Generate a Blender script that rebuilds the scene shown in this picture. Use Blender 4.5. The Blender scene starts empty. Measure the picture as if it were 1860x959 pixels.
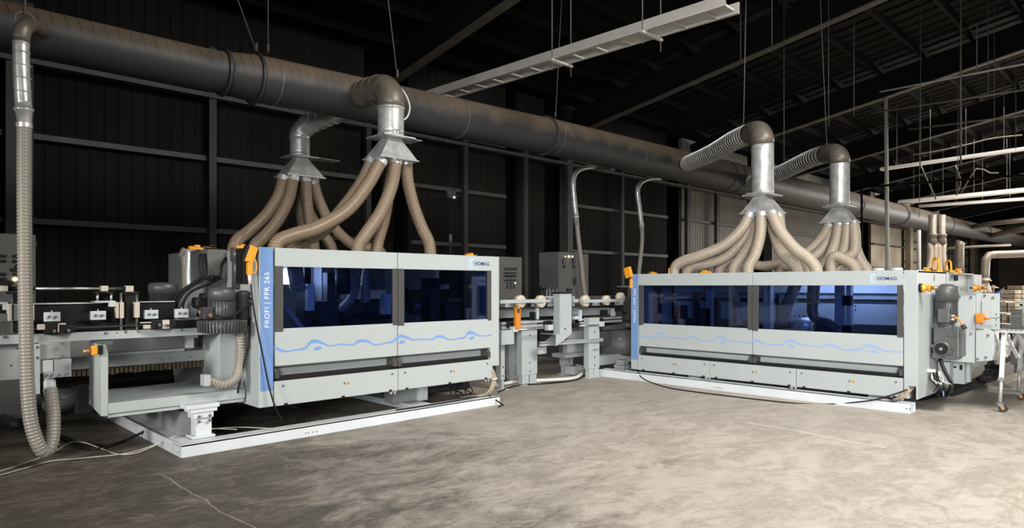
import bpy, bmesh, math, random
from mathutils import Vector, Matrix
random.seed(7)
C = bpy.context.scene.collection
PI = math.pi

# ------------------------------------------------------------------ camera
YAW = math.radians(45.8)
FPX, CX, HZ, CAMH = 1219.0, 930.0, 519.0, 1.6
cam = bpy.data.cameras.new('camera'); camo = bpy.data.objects.new('camera', cam); C.objects.link(camo)
camo.location = (0, 0, CAMH); camo.rotation_euler = (PI/2, 0, YAW - PI/2)
cam.sensor_width = 36; cam.lens = FPX/1860*36; cam.shift_y = (HZ-479.5)/1860
cam.clip_end = 300
bpy.context.scene.camera = camo

# ------------------------------------------------------------------ world, lights, exposure
vs = bpy.context.scene.view_settings
vs.view_transform = 'Standard'; vs.look = 'None'; vs.gamma = 1; vs.use_curve_mapping = False
vs.exposure = 0.0
w = bpy.data.worlds.new('world'); bpy.context.scene.world = w; w.use_nodes = True
w.node_tree.nodes['Background'].inputs[0].default_value = (0.75, 0.85, 1.0, 1)
w.node_tree.nodes['Background'].inputs[1].default_value = 0.02

def area(name, loc, target, sx, sy, power, col, spread=PI):
    l = bpy.data.lights.new(name, 'AREA'); l.shape = 'RECTANGLE'; l.size = sx; l.size_y = sy
    l.energy = power; l.color = col; l.spread = spread
    o = bpy.data.objects.new(name, l); C.objects.link(o); o.location = loc
    d = Vector(target) - Vector(loc); o.rotation_euler = d.to_track_quat('-Z', 'Y').to_euler()
    return o
area('rooflight_daylight', (6.5, -2.0, 7.6), (6.3, 3.0, 0), 5, 3, 780, (1.0, 0.97, 0.925), math.radians(125))
area('loading_door_daylight', (-3.5, -3.5, 3.0), (9.4, 4.2, 0.6), 3.5, 3.0, 420, (0.97, 0.98, 1.0), math.radians(75))
area('infeed_side_fill', (-6.5, 3.5, 3.0), (2.9, 7.6, 1.0), 1.5, 1.5, 34, (1.0, 0.97, 0.93), math.radians(34))  # added fill for the left machine's side, not a known window
area('far_hall_rooflight', (30, 2, 6.5), (30, 3, 0), 14, 8, 2700, (1.0, 0.96, 0.9), math.radians(130))
area('far_hall_window', (46, -2, 3.2), (38, 10, 2.5), 10, 4, 2600, (1.0, 0.95, 0.88))

# ------------------------------------------------------------------ pixel (1860x959) -> point on a plane of the place
Fv = Vector((math.cos(YAW), math.sin(YAW), 0)); Rv = Vector((math.sin(YAW), -math.cos(YAW), 0))
def at(u, v, X=None, Y=None, Z=None):
    d = Fv + Rv*((u-CX)/FPX) + Vector((0, 0, (HZ-v)/FPX))
    if X is not None: t = X/d.x
    elif Y is not None: t = Y/d.y
    else: t = (Z-CAMH)/d.z
    return Vector((0, 0, CAMH)) + d*t

# ------------------------------------------------------------------ materials
M = {}
def mat(name, col, rough=.5, metal=0.0, var=0.0, vscale=3.0, bump=0.0, bscale=40.0, col2=None, emit=None, coat=0, stretch=(1,1,1)):
    m = bpy.data.materials.new(name); m.use_nodes = True; nt = m.node_tree
    b = nt.nodes['Principled BSDF']
    b.inputs['Base Color'].default_value = (*col, 1); b.inputs['Roughness'].default_value = rough
    b.inputs['Metallic'].default_value = metal
    if coat: b.inputs['Coat Weight'].default_value = coat
    tc = nt.nodes.new('ShaderNodeTexCoord')
    mp = nt.nodes.new('ShaderNodeMapping'); mp.inputs['Scale'].default_value = stretch
    nt.links.new(tc.outputs['Object'], mp.inputs[0])
    n = nt.nodes.new('ShaderNodeTexNoise'); n.inputs['Scale'].default_value = vscale; n.inputs['Detail'].default_value = 6
    nt.links.new(mp.outputs[0], n.inputs['Vector'])
    cr = nt.nodes.new('ShaderNodeValToRGB')
    c2 = col2 if col2 else tuple(max(0, c*(1-max(var, .04))) for c in col)
    cr.color_ramp.elements[0].position = .35; cr.color_ramp.elements[1].position = .65
    cr.color_ramp.elements[0].color = (*c2, 1); cr.color_ramp.elements[1].color = (*col, 1)
    nt.links.new(n.outputs['Fac'], cr.inputs[0]); nt.links.new(cr.outputs[0], b.inputs['Base Color'])
    if bump:
        n2 = nt.nodes.new('ShaderNodeTexNoise'); n2.inputs['Scale'].default_value = bscale
        nt.links.new(mp.outputs[0], n2.inputs['Vector'])
        bp = nt.nodes.new('ShaderNodeBump'); bp.inputs['Strength'].default_value = bump; bp.inputs['Distance'].default_value = .01
        nt.links.new(n2.outputs['Fac'], bp.inputs['Height']); nt.links.new(bp.outputs[0], b.inputs['Normal'])
    if emit:
        b.inputs['Emission Color'].default_value = (*col, 1); b.inputs['Emission Strength'].default_value = emit
    M[name] = m; return m

mat('machine_white', (.385, .415, .405), .5, var=.05, vscale=1.5)
mat('machine_grey', (.27, .285, .28), .5, var=.08, vscale=2)
mat('frame_white', (.60, .63, .63), .45, var=.08, vscale=4)
mat('strap_grey', (.058, .057, .052), .5)
mat('blue_paint', (.14, .25, .48), .5)
mat('wave_blue', (.15, .28, .54), .5)
mat('logo_navy', (.02, .06, .2), .5)
mat('logo_pale', (.38, .55, .82), .5)
mat('letter_white', (.72, .76, .82), .5)
mat('black_plastic', (.012, .012, .012), .45)
mat('black_steel', (.008, .008, .008), .5, var=.2)
mat('dark_steel', (.05, .05, .05), .5, .3)
mat('motor_grey', (.085, .087, .084), .42, .2, var=.2, vscale=8)
mat('gear_grey', (.105, .107, .102), .42, .2, var=.2, vscale=8)
mat('steel', (.55, .55, .54), .3, .9)
mat('bolt_steel', (.35, .34, .32), .35, .9)
mat('alu', (.55, .56, .55), .4, .5)
mat('cream_block', (.50, .45, .37), .5)
mat('white_block', (.46, .50, .50), .45)
mat('orange', (.68, .29, .012), .45)
mat('orange_dark', (.6, .2, .01), .5)
mat('brass', (.35, .2, .1), .4, .6)
mat('galv', (.60, .60, .58), .33, .5, var=.35, vscale=7, bump=.3, bscale=12)
mat('galv_dusty', (.17, .145, .115), .45, .3, var=.3, vscale=6)
mat('bristle', (.10, .075, .045), .8, var=.4, vscale=15)
mat('cabinet_grey', (.095, .096, .09), .55, var=.06)
mat('wheel_wood', (.60, .50, .38), .7, var=.15, vscale=12)
mat('wood', (.30, .24, .17), .8, var=.3, vscale=6)
mat('wood_pale', (.42, .36, .28), .8, var=.35, vscale=5)
mat('cable_black', (.01, .01, .01), .45)
mat('cable_tan', (.32, .25, .17), .5, var=.2, vscale=20)
mat('cable_clear', (.45, .43, .38), .25)
mat('cable_white', (.6, .58, .52), .4)
mat('wire', (.16, .15, .14), .6, .5)
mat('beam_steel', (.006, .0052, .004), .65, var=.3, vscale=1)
mat('flange_dusty', (.075, .064, .048), .7, var=.3, vscale=3)
mat('column_steel', (.035, .034, .031), .6, var=.25, vscale=2)
mat('girt_steel', (.07, .07, .066), .55, var=.3, vscale=3)
mat('tray_white', (.40, .375, .335), .6, var=.15, vscale=3)
mat('trunk_white', (.80, .78, .74), .5)
mat('wave_pale', (.25, .37, .59), .5)
mat('pipe_white', (.5, .48, .44), .5, var=.15)
mat('lamp_glow', (1, .62, .25), .5, emit=6)
mat('lamp_white', (.75, .85, 1), .5, emit=4)
mat('interior_fill', (.9, .95, 1), .5, emit=60)  # glow for strips added inside the machines, no real lamps
mat('interior_fill_bright', (.9, .95, 1), .5, emit=110)
mat('skin', (.35, .2, .13), .6)
mat('hat_straw', (.55, .45, .3), .8)
mat('shirt_blue', (.03, .1, .42), .7)
mat('trouser', (.03, .035, .05), .8)
mat('warn_black', (.02, .015, .0), .5)
mat('shadow_gap', (.01, .01, .01), .8)

def hose_mat(name, col, alpha):
    m = bpy.data.materials.new(name); m.use_nodes = True; nt = m.node_tree
    b = nt.nodes['Principled BSDF']; out = nt.nodes['Material Output']
    b.inputs['Base Color'].default_value = (*col, 1); b.inputs['Roughness'].default_value = .3
    b.inputs['Subsurface Weight'].default_value = 0
    tr = nt.nodes.new('ShaderNodeBsdfTransparent'); tr.inputs[0].default_value = (.95, .85, .7, 1)
    mx = nt.nodes.new('ShaderNodeMixShader'); mx.inputs[0].default_value = alpha
    nt.links.new(tr.outputs[0], mx.inputs[1]); nt.links.new(b.outputs[0], mx.inputs[2]); nt.links.new(mx.outputs[0], out.inputs[0])
    M[name] = m
hose_mat('hose_tan', (.215, .158, .104), .95)
hose_mat('hose_grey', (.25, .23, .195), .96)
hose_mat('hose_clear', (.42, .35, .27), .86)

def glass_mat():
    m = bpy.data.materials.new('blue_glazing'); m.use_nodes = True; nt = m.node_tree
    out = nt.nodes['Material Output']; nt.nodes.remove(nt.nodes['Principled BSDF'])
    tr = nt.nodes.new('ShaderNodeBsdfTransparent'); tr.inputs[0].default_value = (.42, .50, .70, 1)
    gl = nt.nodes.new('ShaderNodeBsdfGlossy'); gl.inputs[0].default_value = (.8, .85, 1, 1); gl.inputs['Roughness'].default_value = .04
    fr = nt.nodes.new('ShaderNodeFresnel'); fr.inputs[0].default_value = 1.45
    mx = nt.nodes.new('ShaderNodeMixShader')
    nt.links.new(fr.outputs[0], mx.inputs[0]); nt.links.new(tr.outputs[0], mx.inputs[1]); nt.links.new(gl.outputs[0], mx.inputs[2])
    nt.links.new(mx.outputs[0], out.inputs[0]); M['blue_glazing'] = m
glass_mat()

def N(nt, t, **kw):
    n = nt.nodes.new(t)
    for k, v in kw.items():
        if k.startswith('i_'): n.inputs[int(k[2:])].default_value = v
        else: setattr(n, k, v)
    return n
def math_n(nt, op, a, b=None):
    n = nt.nodes.new('ShaderNodeMath'); n.operation = op
    for i, x in enumerate((a, b)):
        if x is None: continue
        if isinstance(x, (int, float)): n.inputs[i].default_value = x
        else: nt.links.new(x, n.inputs[i])
    return n.outputs[0]
def mixc(nt, f, a, b):
    n = nt.nodes.new('ShaderNodeMix'); n.data_type = 'RGBA'
    for k, x in ((0, f), (6, a), (7, b)):
        if isinstance(x, (int, float)): n.inputs[k].default_value = x
        elif isinstance(x, tuple): n.inputs[k].default_value = (*x, 1)
        else: nt.links.new(x, n.inputs[k])
    return n.outputs[2]

def duct_mat():                                  # painted spiral duct: seams, saw dust settled on the upper side, underside shade painted in by colour contrast
    m = bpy.data.materials.new('duct_paint'); m.use_nodes = True; nt = m.node_tree; b = nt.nodes['Principled BSDF']
    tc = N(nt, 'ShaderNodeTexCoord'); sp = N(nt, 'ShaderNodeSeparateXYZ'); nt.links.new(tc.outputs['Object'], sp.inputs[0])
    geo = N(nt, 'ShaderNodeNewGeometry'); sn = N(nt, 'ShaderNodeSeparateXYZ'); nt.links.new(geo.outputs['Normal'], sn.inputs[0])
    no = N(nt, 'ShaderNodeTexNoise'); no.inputs['Scale'].default_value = 2.2; no.inputs['Detail'].default_value = 8
    nt.links.new(tc.outputs['Object'], no.inputs['Vector'])
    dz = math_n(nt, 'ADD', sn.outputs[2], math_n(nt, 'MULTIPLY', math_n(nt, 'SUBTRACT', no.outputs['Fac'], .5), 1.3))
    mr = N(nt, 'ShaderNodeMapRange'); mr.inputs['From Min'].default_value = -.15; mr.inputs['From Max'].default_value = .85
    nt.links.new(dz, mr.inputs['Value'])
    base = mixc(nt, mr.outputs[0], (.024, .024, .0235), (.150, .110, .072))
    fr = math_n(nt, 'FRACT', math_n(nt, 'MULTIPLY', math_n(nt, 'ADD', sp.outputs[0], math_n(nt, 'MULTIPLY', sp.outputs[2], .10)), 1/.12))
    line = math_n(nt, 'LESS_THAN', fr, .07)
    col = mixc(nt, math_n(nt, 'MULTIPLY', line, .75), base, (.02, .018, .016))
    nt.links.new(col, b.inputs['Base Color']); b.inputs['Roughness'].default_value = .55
    bp = N(nt, 'ShaderNodeBump'); bp.inputs['Strength'].default_value = .4; bp.inputs['Distance'].default_value = .01
    nt.links.new(line, bp.inputs['Height']); nt.links.new(bp.outputs[0], b.inputs['Normal'])
    M['duct_paint'] = m
duct_mat()

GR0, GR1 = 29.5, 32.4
def floor_mat():
    m = bpy.data.materials.new('worn_concrete'); m.use_nodes = True; nt = m.node_tree; b = nt.nodes['Principled BSDF']
    tc = N(nt, 'ShaderNodeTexCoord')
    mp = N(nt, 'ShaderNodeMapping'); mp.inputs['Rotation'].default_value = (0, 0, math.radians(40)); mp.inputs['Scale'].default_value = (.75, 1.25, 1)
    nt.links.new(tc.outputs['Object'], mp.inputs[0])
    def noise(s, d, r=.6, vec=mp.outputs[0], dist=0):
        n = N(nt, 'ShaderNodeTexNoise'); n.inputs['Scale'].default_value = s; n.inputs['Detail'].default_value = d
        n.inputs['Roughness'].default_value = r; n.inputs['Distortion'].default_value = dist
        nt.links.new(vec, n.inputs['Vector']); return n.outputs['Fac']
    def ramp(x, a, c):
        n = N(nt, 'ShaderNodeMapRange'); n.inputs['From Min'].default_value = a; n.inputs['From Max'].default_value = c
        nt.links.new(x, n.inputs['Value']); return n.outputs[0]
    big = ramp(noise(.45, 4, .6), .35, .65)
    mid = ramp(noise(2.6, 15, .80, dist=.5), .46, .55)
    fine = ramp(noise(18, 12, .8, dist=.3), .44, .57)
    c1 = mixc(nt, mid, (.295, .255, .205), (.40, .355, .30))
    c2 = mixc(nt, math_n(nt, 'MULTIPLY', fine, .55), c1, (.44, .395, .34))
    c3 = mixc(nt, math_n(nt, 'MULTIPLY', big, .30), c2, (.26, .225, .18))
    # pale scratches
    wv = N(nt, 'ShaderNodeTexVoronoi'); wv.feature = 'DISTANCE_TO_EDGE'; wv.inputs['Scale'].default_value = .22
    mp2 = N(nt, 'ShaderNodeMapping'); mp2.inputs['Rotation'].default_value = (0, 0, .5)
    wn = N(nt, 'ShaderNodeTexNoise'); wn.inputs['Scale'].default_value = 1.5; wn.inputs['Detail'].default_value = 5
    nt.links.new(tc.outputs['Object'], wn.inputs['Vector'])
    ad = N(nt, 'ShaderNodeVectorMath'); ad.operation = 'ADD'; nt.links.new(tc.outputs['Object'], ad.inputs[0])
    sc = N(nt, 'ShaderNodeVectorMath'); sc.operation = 'SCALE'; sc.inputs['Scale'].default_value = .25
    nt.links.new(wn.outputs['Color'], sc.inputs[0]); nt.links.new(sc.outputs[0], ad.inputs[1]); nt.links.new(ad.outputs[0], mp2.inputs[0])
    nt.links.new(mp2.outputs[0], wv.inputs['Vector'])
    crack = math_n(nt, 'MULTIPLY', math_n(nt, 'MULTIPLY', math_n(nt, 'LESS_THAN', wv.outputs['Distance'], .0015), .4), mid)
    c4 = mixc(nt, crack, c3, (.5, .46, .39))
    # oily grime trodden in around the infeed side, deepened to paint in the light's fall-off, breaking up towards the middle of the hall
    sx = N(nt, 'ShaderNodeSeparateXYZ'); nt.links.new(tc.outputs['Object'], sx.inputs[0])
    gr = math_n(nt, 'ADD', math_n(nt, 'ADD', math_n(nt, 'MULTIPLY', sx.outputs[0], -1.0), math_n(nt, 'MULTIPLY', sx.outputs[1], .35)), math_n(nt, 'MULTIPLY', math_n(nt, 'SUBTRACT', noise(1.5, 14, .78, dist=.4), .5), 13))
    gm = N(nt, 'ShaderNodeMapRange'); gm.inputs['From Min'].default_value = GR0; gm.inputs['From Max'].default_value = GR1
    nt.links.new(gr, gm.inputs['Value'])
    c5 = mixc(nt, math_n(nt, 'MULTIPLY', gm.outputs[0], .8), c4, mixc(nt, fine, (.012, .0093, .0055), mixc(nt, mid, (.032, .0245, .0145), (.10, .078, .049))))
    # fine curved scratches
    n1 = noise(.9, 2, .5, vec=tc.outputs['Object'], dist=1.2)
    ln = math_n(nt, 'LESS_THAN', math_n(nt, 'ABSOLUTE', math_n(nt, 'SUBTRACT', n1, .52)), .0016)
    mk = math_n(nt, 'GREATER_THAN', noise(2.3, 6, .7), .52)
    n3 = noise(.7, 2, .5, dist=.6)
    ln2 = math_n(nt, 'LESS_THAN', math_n(nt, 'ABSOLUTE', math_n(nt, 'SUBTRACT', n3, .47)), .0011)
    c5 = mixc(nt, math_n(nt, 'MULTIPLY', math_n(nt, 'MULTIPLY', math_n(nt, 'ADD', ln, ln2), mk), .45), c5, (.34, .29, .22))
    # two long pale scrapes in the concrete
    for (p, q, wd, st) in ((at(1365, 767, Z=0), at(1610, 813, Z=0), .022, .6), (at(292, 863, Z=0), at(460, 962, Z=0), .006, .45)):
        ang = math.atan2(q.y-p.y, q.x-p.x); L = (q-p).length
        m3 = N(nt, 'ShaderNodeMapping'); m3.vector_type = 'TEXTURE'; m3.inputs['Location'].default_value = (p.x-32.5, p.y+.35, 0); m3.inputs['Rotation'].default_value = (0, 0, ang)
        nt.links.new(tc.outputs['Object'], m3.inputs[0]); s3 = N(nt, 'ShaderNodeSeparateXYZ'); nt.links.new(m3.outputs[0], s3.inputs[0])
        wob = math_n(nt, 'MULTIPLY', math_n(nt, 'SUBTRACT', noise(1.2, 3, .5, vec=tc.outputs['Object']), .5), .25)
        dd = math_n(nt, 'ABSOLUTE', math_n(nt, 'ADD', s3.outputs[1], wob))
        wv_ = math_n(nt, 'MULTIPLY', noise(5, 8, .7, vec=tc.outputs['Object']), wd*2)
        k1 = math_n(nt, 'MULTIPLY', math_n(nt, 'LESS_THAN', dd, wv_), math_n(nt, 'MULTIPLY', math_n(nt, 'GREATER_THAN', s3.outputs[0], 0), math_n(nt, 'LESS_THAN', s3.outputs[0], L)))
        c5 = mixc(nt, math_n(nt, 'MULTIPLY', k1, st), c5, (.56, .51, .44))
    nt.links.new(c5, b.inputs['Base Color'])
    rr = N(nt, 'ShaderNodeMapRange'); rr.inputs['To Min'].default_value = .45; rr.inputs['To Max'].default_value = .75
    nt.links.new(mid, rr.inputs['Value']); nt.links.new(rr.outputs[0], b.inputs['Roughness'])
    bp = N(nt, 'ShaderNodeBump'); bp.inputs['Strength'].default_value = .35; bp.inputs['Distance'].default_value = .012
    nt.links.new(fine, bp.inputs['Height']); nt.links.new(bp.outputs[0], b.inputs['Normal'])
    M['worn_concrete'] = m
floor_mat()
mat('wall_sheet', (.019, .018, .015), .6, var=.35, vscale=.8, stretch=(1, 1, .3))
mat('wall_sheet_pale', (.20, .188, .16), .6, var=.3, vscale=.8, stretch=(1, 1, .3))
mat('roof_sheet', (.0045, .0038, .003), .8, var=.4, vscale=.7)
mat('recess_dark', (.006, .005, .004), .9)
mat('wall_far', (.42, .355, .275), .8, var=.4, vscale=.5)

for k in ('black_plastic', 'black_steel', 'cable_black', 'dark_steel'): M[k].node_tree.nodes['Principled BSDF'].inputs['Specular IOR Level'].default_value = .25
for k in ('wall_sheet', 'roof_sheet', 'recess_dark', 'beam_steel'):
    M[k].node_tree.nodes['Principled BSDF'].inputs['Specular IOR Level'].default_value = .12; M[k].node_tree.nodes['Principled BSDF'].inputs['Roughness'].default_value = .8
# ------------------------------------------------------------------ mesh helpers
ORG = {}
class MB:
    def __init__(s): s.bm = bmesh.new()
    def box(s, x0, x1, y0, y1, z0, z1, rot=None, piv=None):
        x0, x1 = sorted((x0, x1)); y0, y1 = sorted((y0, y1)); z0, z1 = sorted((z0, z1))
        v = [s.bm.verts.new((x, y, z)) for x in (x0, x1) for y in (y0, y1) for z in (z0, z1)]
        for f in ((0,1,3,2), (4,6,7,5), (0,4,5,1), (2,3,7,6), (0,2,6,4), (1,5,7,3)): s.bm.faces.new([v[i] for i in f])
        if rot is not None:
            p = Vector(piv) if piv is not None else Vector(((x0+x1)/2, (y0+y1)/2, (z0+z1)/2))
            for q in v: q.co = p + rot @ (q.co - p)
        return s
    def beam(s, p0, p1, w, h, up=(0, 0, 1)):          # rectangular bar between two points, w across, h along up
        p0, p1 = Vector(p0), Vector(p1); d = (p1-p0).normalized(); up = Vector(up)
        sd = d.cross(up).normalized(); up = sd.cross(d).normalized()
        vs_ = []
        for p in (p0, p1):
            for a, b in ((-1,-1), (1,-1), (1,1), (-1,1)): vs_.append(s.bm.verts.new(p + sd*a*w/2 + up*b*h/2))
        for i in range(4): s.bm.faces.new([vs_[i], vs_[(i+1)%4], vs_[4+(i+1)%4], vs_[4+i]])
        s.bm.faces.new(vs_[3::-1]); s.bm.faces.new(vs_[4:]); return s
    def rings(s, pts, radii, seg=16, cap=True, smooth=True):
        pts = [Vector(p) for p in pts]; n = len(pts); prev = None; rings = []
        up = None
        for i, p in enumerate(pts):
            d = (pts[min(i+1, n-1)] - pts[max(i-1, 0)])
            if d.length < 1e-9: d = Vector((0, 0, 1))
            d.normalize()
            if up is None:
                up = Vector((0, 0, 1)) if abs(d.z) < .9 else Vector((0, 1, 0))
            sd = d.cross(up).normalized(); up = sd.cross(d).normalized()
            r = radii[i] if isinstance(radii, (list, tuple)) else radii
            rings.append([s.bm.verts.new(p + (sd*math.cos(2*PI*k/seg) + up*math.sin(2*PI*k/seg))*r) for k in range(seg)])
        for a, b in zip(rings, rings[1:]):
            for k in range(seg):
                f = s.bm.faces.new([a[k], a[(k+1) % seg], b[(k+1) % seg], b[k]]); f.smooth = smooth
        if cap:
            s.bm.faces.new(rings[0][::-1]); s.bm.faces.new(rings[-1])
        return s
    def cyl(s, p0, p1, r0, r1=None, seg=20): return s.rings([p0, p1], [r0, r0 if r1 is None else r1], seg)
    def lathe(s, base, axis, prof, seg=24):              # prof: (distance along axis, radius)
        base, axis = Vector(base), Vector(axis).normalized()
        up = Vector((0, 0, 1)) if abs(axis.z) < .9 else Vector((0, 1, 0))
        sd = axis.cross(up).normalized(); up = sd.cross(axis).normalized(); rs = []
        for h, r in prof:
            rs.append([s.bm.verts.new(base + axis*h + (sd*math.cos(2*PI*k/seg)+up*math.sin(2*PI*k/seg))*max(r, 1e-4)) for k in range(seg)])
        for a, b in zip(rs, rs[1:]):
            for k in range(seg):
                f = s.bm.faces.new([a[k], a[(k+1) % seg], b[(k+1) % seg], b[k]]); f.smooth = True
        s.bm.faces.new(rs[0][::-1]); s.bm.faces.new(rs[-1]); return s
    def prism(s, pts, off):                              # polygon of 3-D points swept by off
        off = Vector(off); a = [s.bm.verts.new(Vector(p)) for p in pts]; b = [s.bm.verts.new(Vector(p)+off) for p in pts]
        n = len(a); s.bm.faces.new(a[::-1]); s.bm.faces.new(b)
        for i in range(n): s.bm.faces.new([a[i], a[(i+1) % n], b[(i+1) % n], b[i]])
        return s
    def frustum(s, c0, sx0, sy0, c1, sx1, sy1):
        v = []
        for c, sx, sy in ((c0, sx0, sy0), (c1, sx1, sy1)):
            c = Vector(c)
            for a, b in ((-1,-1), (1,-1), (1,1), (-1,1)): v.append(s.bm.verts.new(c + Vector((a*sx/2, b*sy/2, 0))))
        for i in range(4): s.bm.faces.new([v[i], v[(i+1) % 4], v[4+(i+1) % 4], v[4+i]])
        s.bm.faces.new(v[3::-1]); s.bm.faces.new(v[4:]); return s
    def build(s, name, m, parent=None, bevel=0, off=None, local=False):
        bmesh.ops.recalc_face_normals(s.bm, faces=s.bm.faces)
        if parent is not None:
            if not local: bmesh.ops.transform(s.bm, matrix=ORG[parent.name].inverted(), verts=s.bm.verts)
            org = ORG[parent.name]
        else:
            cs = [v.co for v in s.bm.verts]
            c = Vector((sum(p.x for p in cs)/len(cs), sum(p.y for p in cs)/len(cs), min(p.z for p in cs)))
            org = Matrix.Translation(c); bmesh.ops.translate(s.bm, vec=-c, verts=s.bm.verts)
        groups = s.clusters() if (parent is not None or name.startswith('trim')) else [None]
        first = None
        for g in groups:
            me = bpy.data.meshes.new(name); o = bpy.data.objects.new(name, me); C.objects.link(o)
            if parent is not None: o.parent = parent
            else: o.location = org.translation
            ORG[o.name] = org
            if g is None: s.bm.to_mesh(me)
            else:
                idx = {}; vs_ = []; fs = []; sm = []
                for v in g: idx[v] = len(vs_); vs_.append(v.co[:])
                seen = set()
                for v in g:
                    for f in v.link_faces:
                        if f.index not in seen: seen.add(f.index); fs.append([idx[q] for q in f.verts]); sm.append(f.smooth)
                me.from_pydata(vs_, [], fs); me.polygons.foreach_set('use_smooth', sm); me.update()
            me.materials.append(M[m])
            if name.startswith('trim'): o['kind'] = 'structure'
            if bevel:
                b = o.modifiers.new('bevel', 'BEVEL'); b.width = bevel; b.segments = 2; b.limit_method = 'ANGLE'
            if first is None: first = o
        s.bm.free()
        return first
    def clusters(s):                                    # pieces that do not touch become parts of their own
        s.bm.verts.ensure_lookup_table(); s.bm.verts.index_update(); s.bm.faces.index_update()
        if len(s.bm.verts) > 8000: return [None]
        seen = set(); isl = []
        for v in s.bm.verts:
            if v.index in seen: continue
            st = [v]; seen.add(v.index); comp = []
            while st:
                q = st.pop(); comp.append(q)
                for e in q.link_edges:
                    r = e.other_vert(q)
                    if r.index not in seen: seen.add(r.index); st.append(r)
            isl.append(comp)
        if len(isl) == 1 or len(isl) > 120: return [None]
        bb = []
        for c in isl:
            xs = [v.co for v in c]
            bb.append(([min(p[k] for p in xs)-.003 for k in range(3)], [max(p[k] for p in xs)+.003 for k in range(3)]))
        par = list(range(len(isl)))
        def fd(i):
            while par[i] != i: i = par[i]
            return i
        for i in range(len(isl)):
            for j in range(i):
                if all(bb[i][0][k] <= bb[j][1][k] and bb[j][0][k] <= bb[i][1][k] for k in range(3)): par[fd(i)] = fd(j)
        G = {}
        for i in range(len(isl)): G.setdefault(fd(i), []).extend(isl[i])
        return list(G.values()) if len(G) > 1 else [None]
def thing(name, label, cat, loc, rz=0, group=None):
    o = bpy.data.objects.new(name, None); C.objects.link(o); o.empty_display_size = .1
    o.location = loc; o.rotation_euler = (0, 0, rz); o['label'] = label; o['category'] = cat
    if group: o['group'] = group
    ORG[o.name] = Matrix.Translation(Vector(loc)) @ Matrix.Rotation(rz, 4, 'Z')
    return o
def tag(o, label, cat, group=None):
    o['label'] = label; o['category'] = cat
    if group: o['group'] = group
    return o
def struct(o): o['kind'] = 'structure'; return o
def spline(pts, step=.05):
    P = [Vector(p) for p in pts]; P = [P[0]*2-P[1]] + P + [P[-1]*2-P[-2]]; out = []
    for i in range(1, len(P)-2):
        n = max(2, int((P[i+1]-P[i]).length/.012))
        for k in range(n):
            t = k/n; a, b, c, d = P[i-1], P[i], P[i+1], P[i+2]
            out.append(.5*((2*b)+(c-a)*t+(2*a-5*b+4*c-d)*t*t+(3*b-a-3*c+d)*t**3))
    out.append(P[-2])
    res = [out[0]]; acc = 0; i = 0
    for a, b in zip(out, out[1:]):
        L = (b-a).length; 
        while acc + L >= step:
            t = (step-acc)/L; a = a.lerp(b, t); res.append(a.copy()); L = (b-a).length; acc = 0
        acc += L
    if (res[-1]-out[-1]).length > step*.3: res.append(out[-1])
    return res
def hose(mb, pts, r, pitch=.03, seg=18, depth=.07):       # corrugated wall: four rings to a rib so the flanks catch the light
    p = spline(pts, pitch/4); f = (0, 1, 0, -1)
    return mb.rings(p, [r*(1+depth*.42*f[i % 4]) for i in range(len(p))], seg)
def cable(mb, pts, r, seg=8, step=.04): return mb.rings(spline(pts, step), r, seg)
def rect(mb, u0, v0, u1, v1, Y, d):                   # box whose front face lies on the plane Y and spans these pixels
    x0 = at(u0, 500, Y=Y).x; x1 = at(u1, 500, Y=Y).x; um = (u0+u1)/2
    return mb.box(x0, x1, Y, Y+d, at(um, v1, Y=Y).z, at(um, v0, Y=Y).z)
def rectX(mb, u0, v0, u1, v1, X, d):                  # the same on a plane of constant X
    ya = at(u0, 500, X=X).y; yb = at(u1, 500, X=X).y; um = (u0+u1)/2
    return mb.box(X, X+d, ya, yb, at(um, v1, X=X).z, at(um, v0, X=X).z)
def bar(mb, u0, v0, u1, v1, Y, w, h): return mb.beam(at(u0, v0, Y=Y), at(u1, v1, Y=Y), w, h)
def text_mesh(name, s, size, mtl, parent, mtx, bold=0, space=1.0):
    cu = bpy.data.curves.new('t', 'FONT'); cu.body = s; cu.size = size; cu.extrude = .0008; cu.offset = bold; cu.space_character = space
    to = bpy.data.objects.new('t', cu); C.objects.link(to)
    dg = bpy.context.evaluated_depsgraph_get(); dg.update()
    me = bpy.data.meshes.new_from_object(to.evaluated_get(dg)); bpy.data.objects.remove(to)
    me.transform(mtx); me.name = name
    o = bpy.data.objects.new(name, me); C.objects.link(o); o.parent = parent; ORG[o.name] = ORG[parent.name]
    me.materials.clear(); me.materials.append(M[mtl]); return o

# ------------------------------------------------------------------ the hall
WY = 13.0
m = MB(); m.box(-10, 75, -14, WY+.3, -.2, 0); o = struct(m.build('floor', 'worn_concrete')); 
# shift so object texture coordinates are world-like
def corr_wall(x0, x1, z0, z1, Y, pitch, name, mtl):
    m = MB(); xs = []; x = x0; k = 0
    while x < x1:
        xs += [(x, 0), (x+pitch*.80, 0), (x+pitch*.85, -.014), (x+pitch*.95, -.014)]; x += pitch
    xs.append((x1, 0))
    prev = None
    for (x, d) in xs:
        a = m.bm.verts.new((x, Y+d, z0)); b = m.bm.verts.new((x, Y+d, z1))
        if prev: m.bm.faces.new([prev[0], a, b, prev[1]])
        prev = (a, b)
    a = m.bm.verts.new((x1, Y+.12, z0)); b = m.bm.verts.new((x1, Y+.12, z1)); m.bm.faces.new([prev[0], a, b, prev[1]])
    c = m.bm.verts.new((x0, Y+.12, z0)); d = m.bm.verts.new((x0, Y+.12, z1)); m.bm.faces.new([a, c, d, b])
    return struct(m.build(name, mtl))
def wx(u, Y=WY): return at(u, 500, Y=Y).x
EAVE = 6.0
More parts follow.
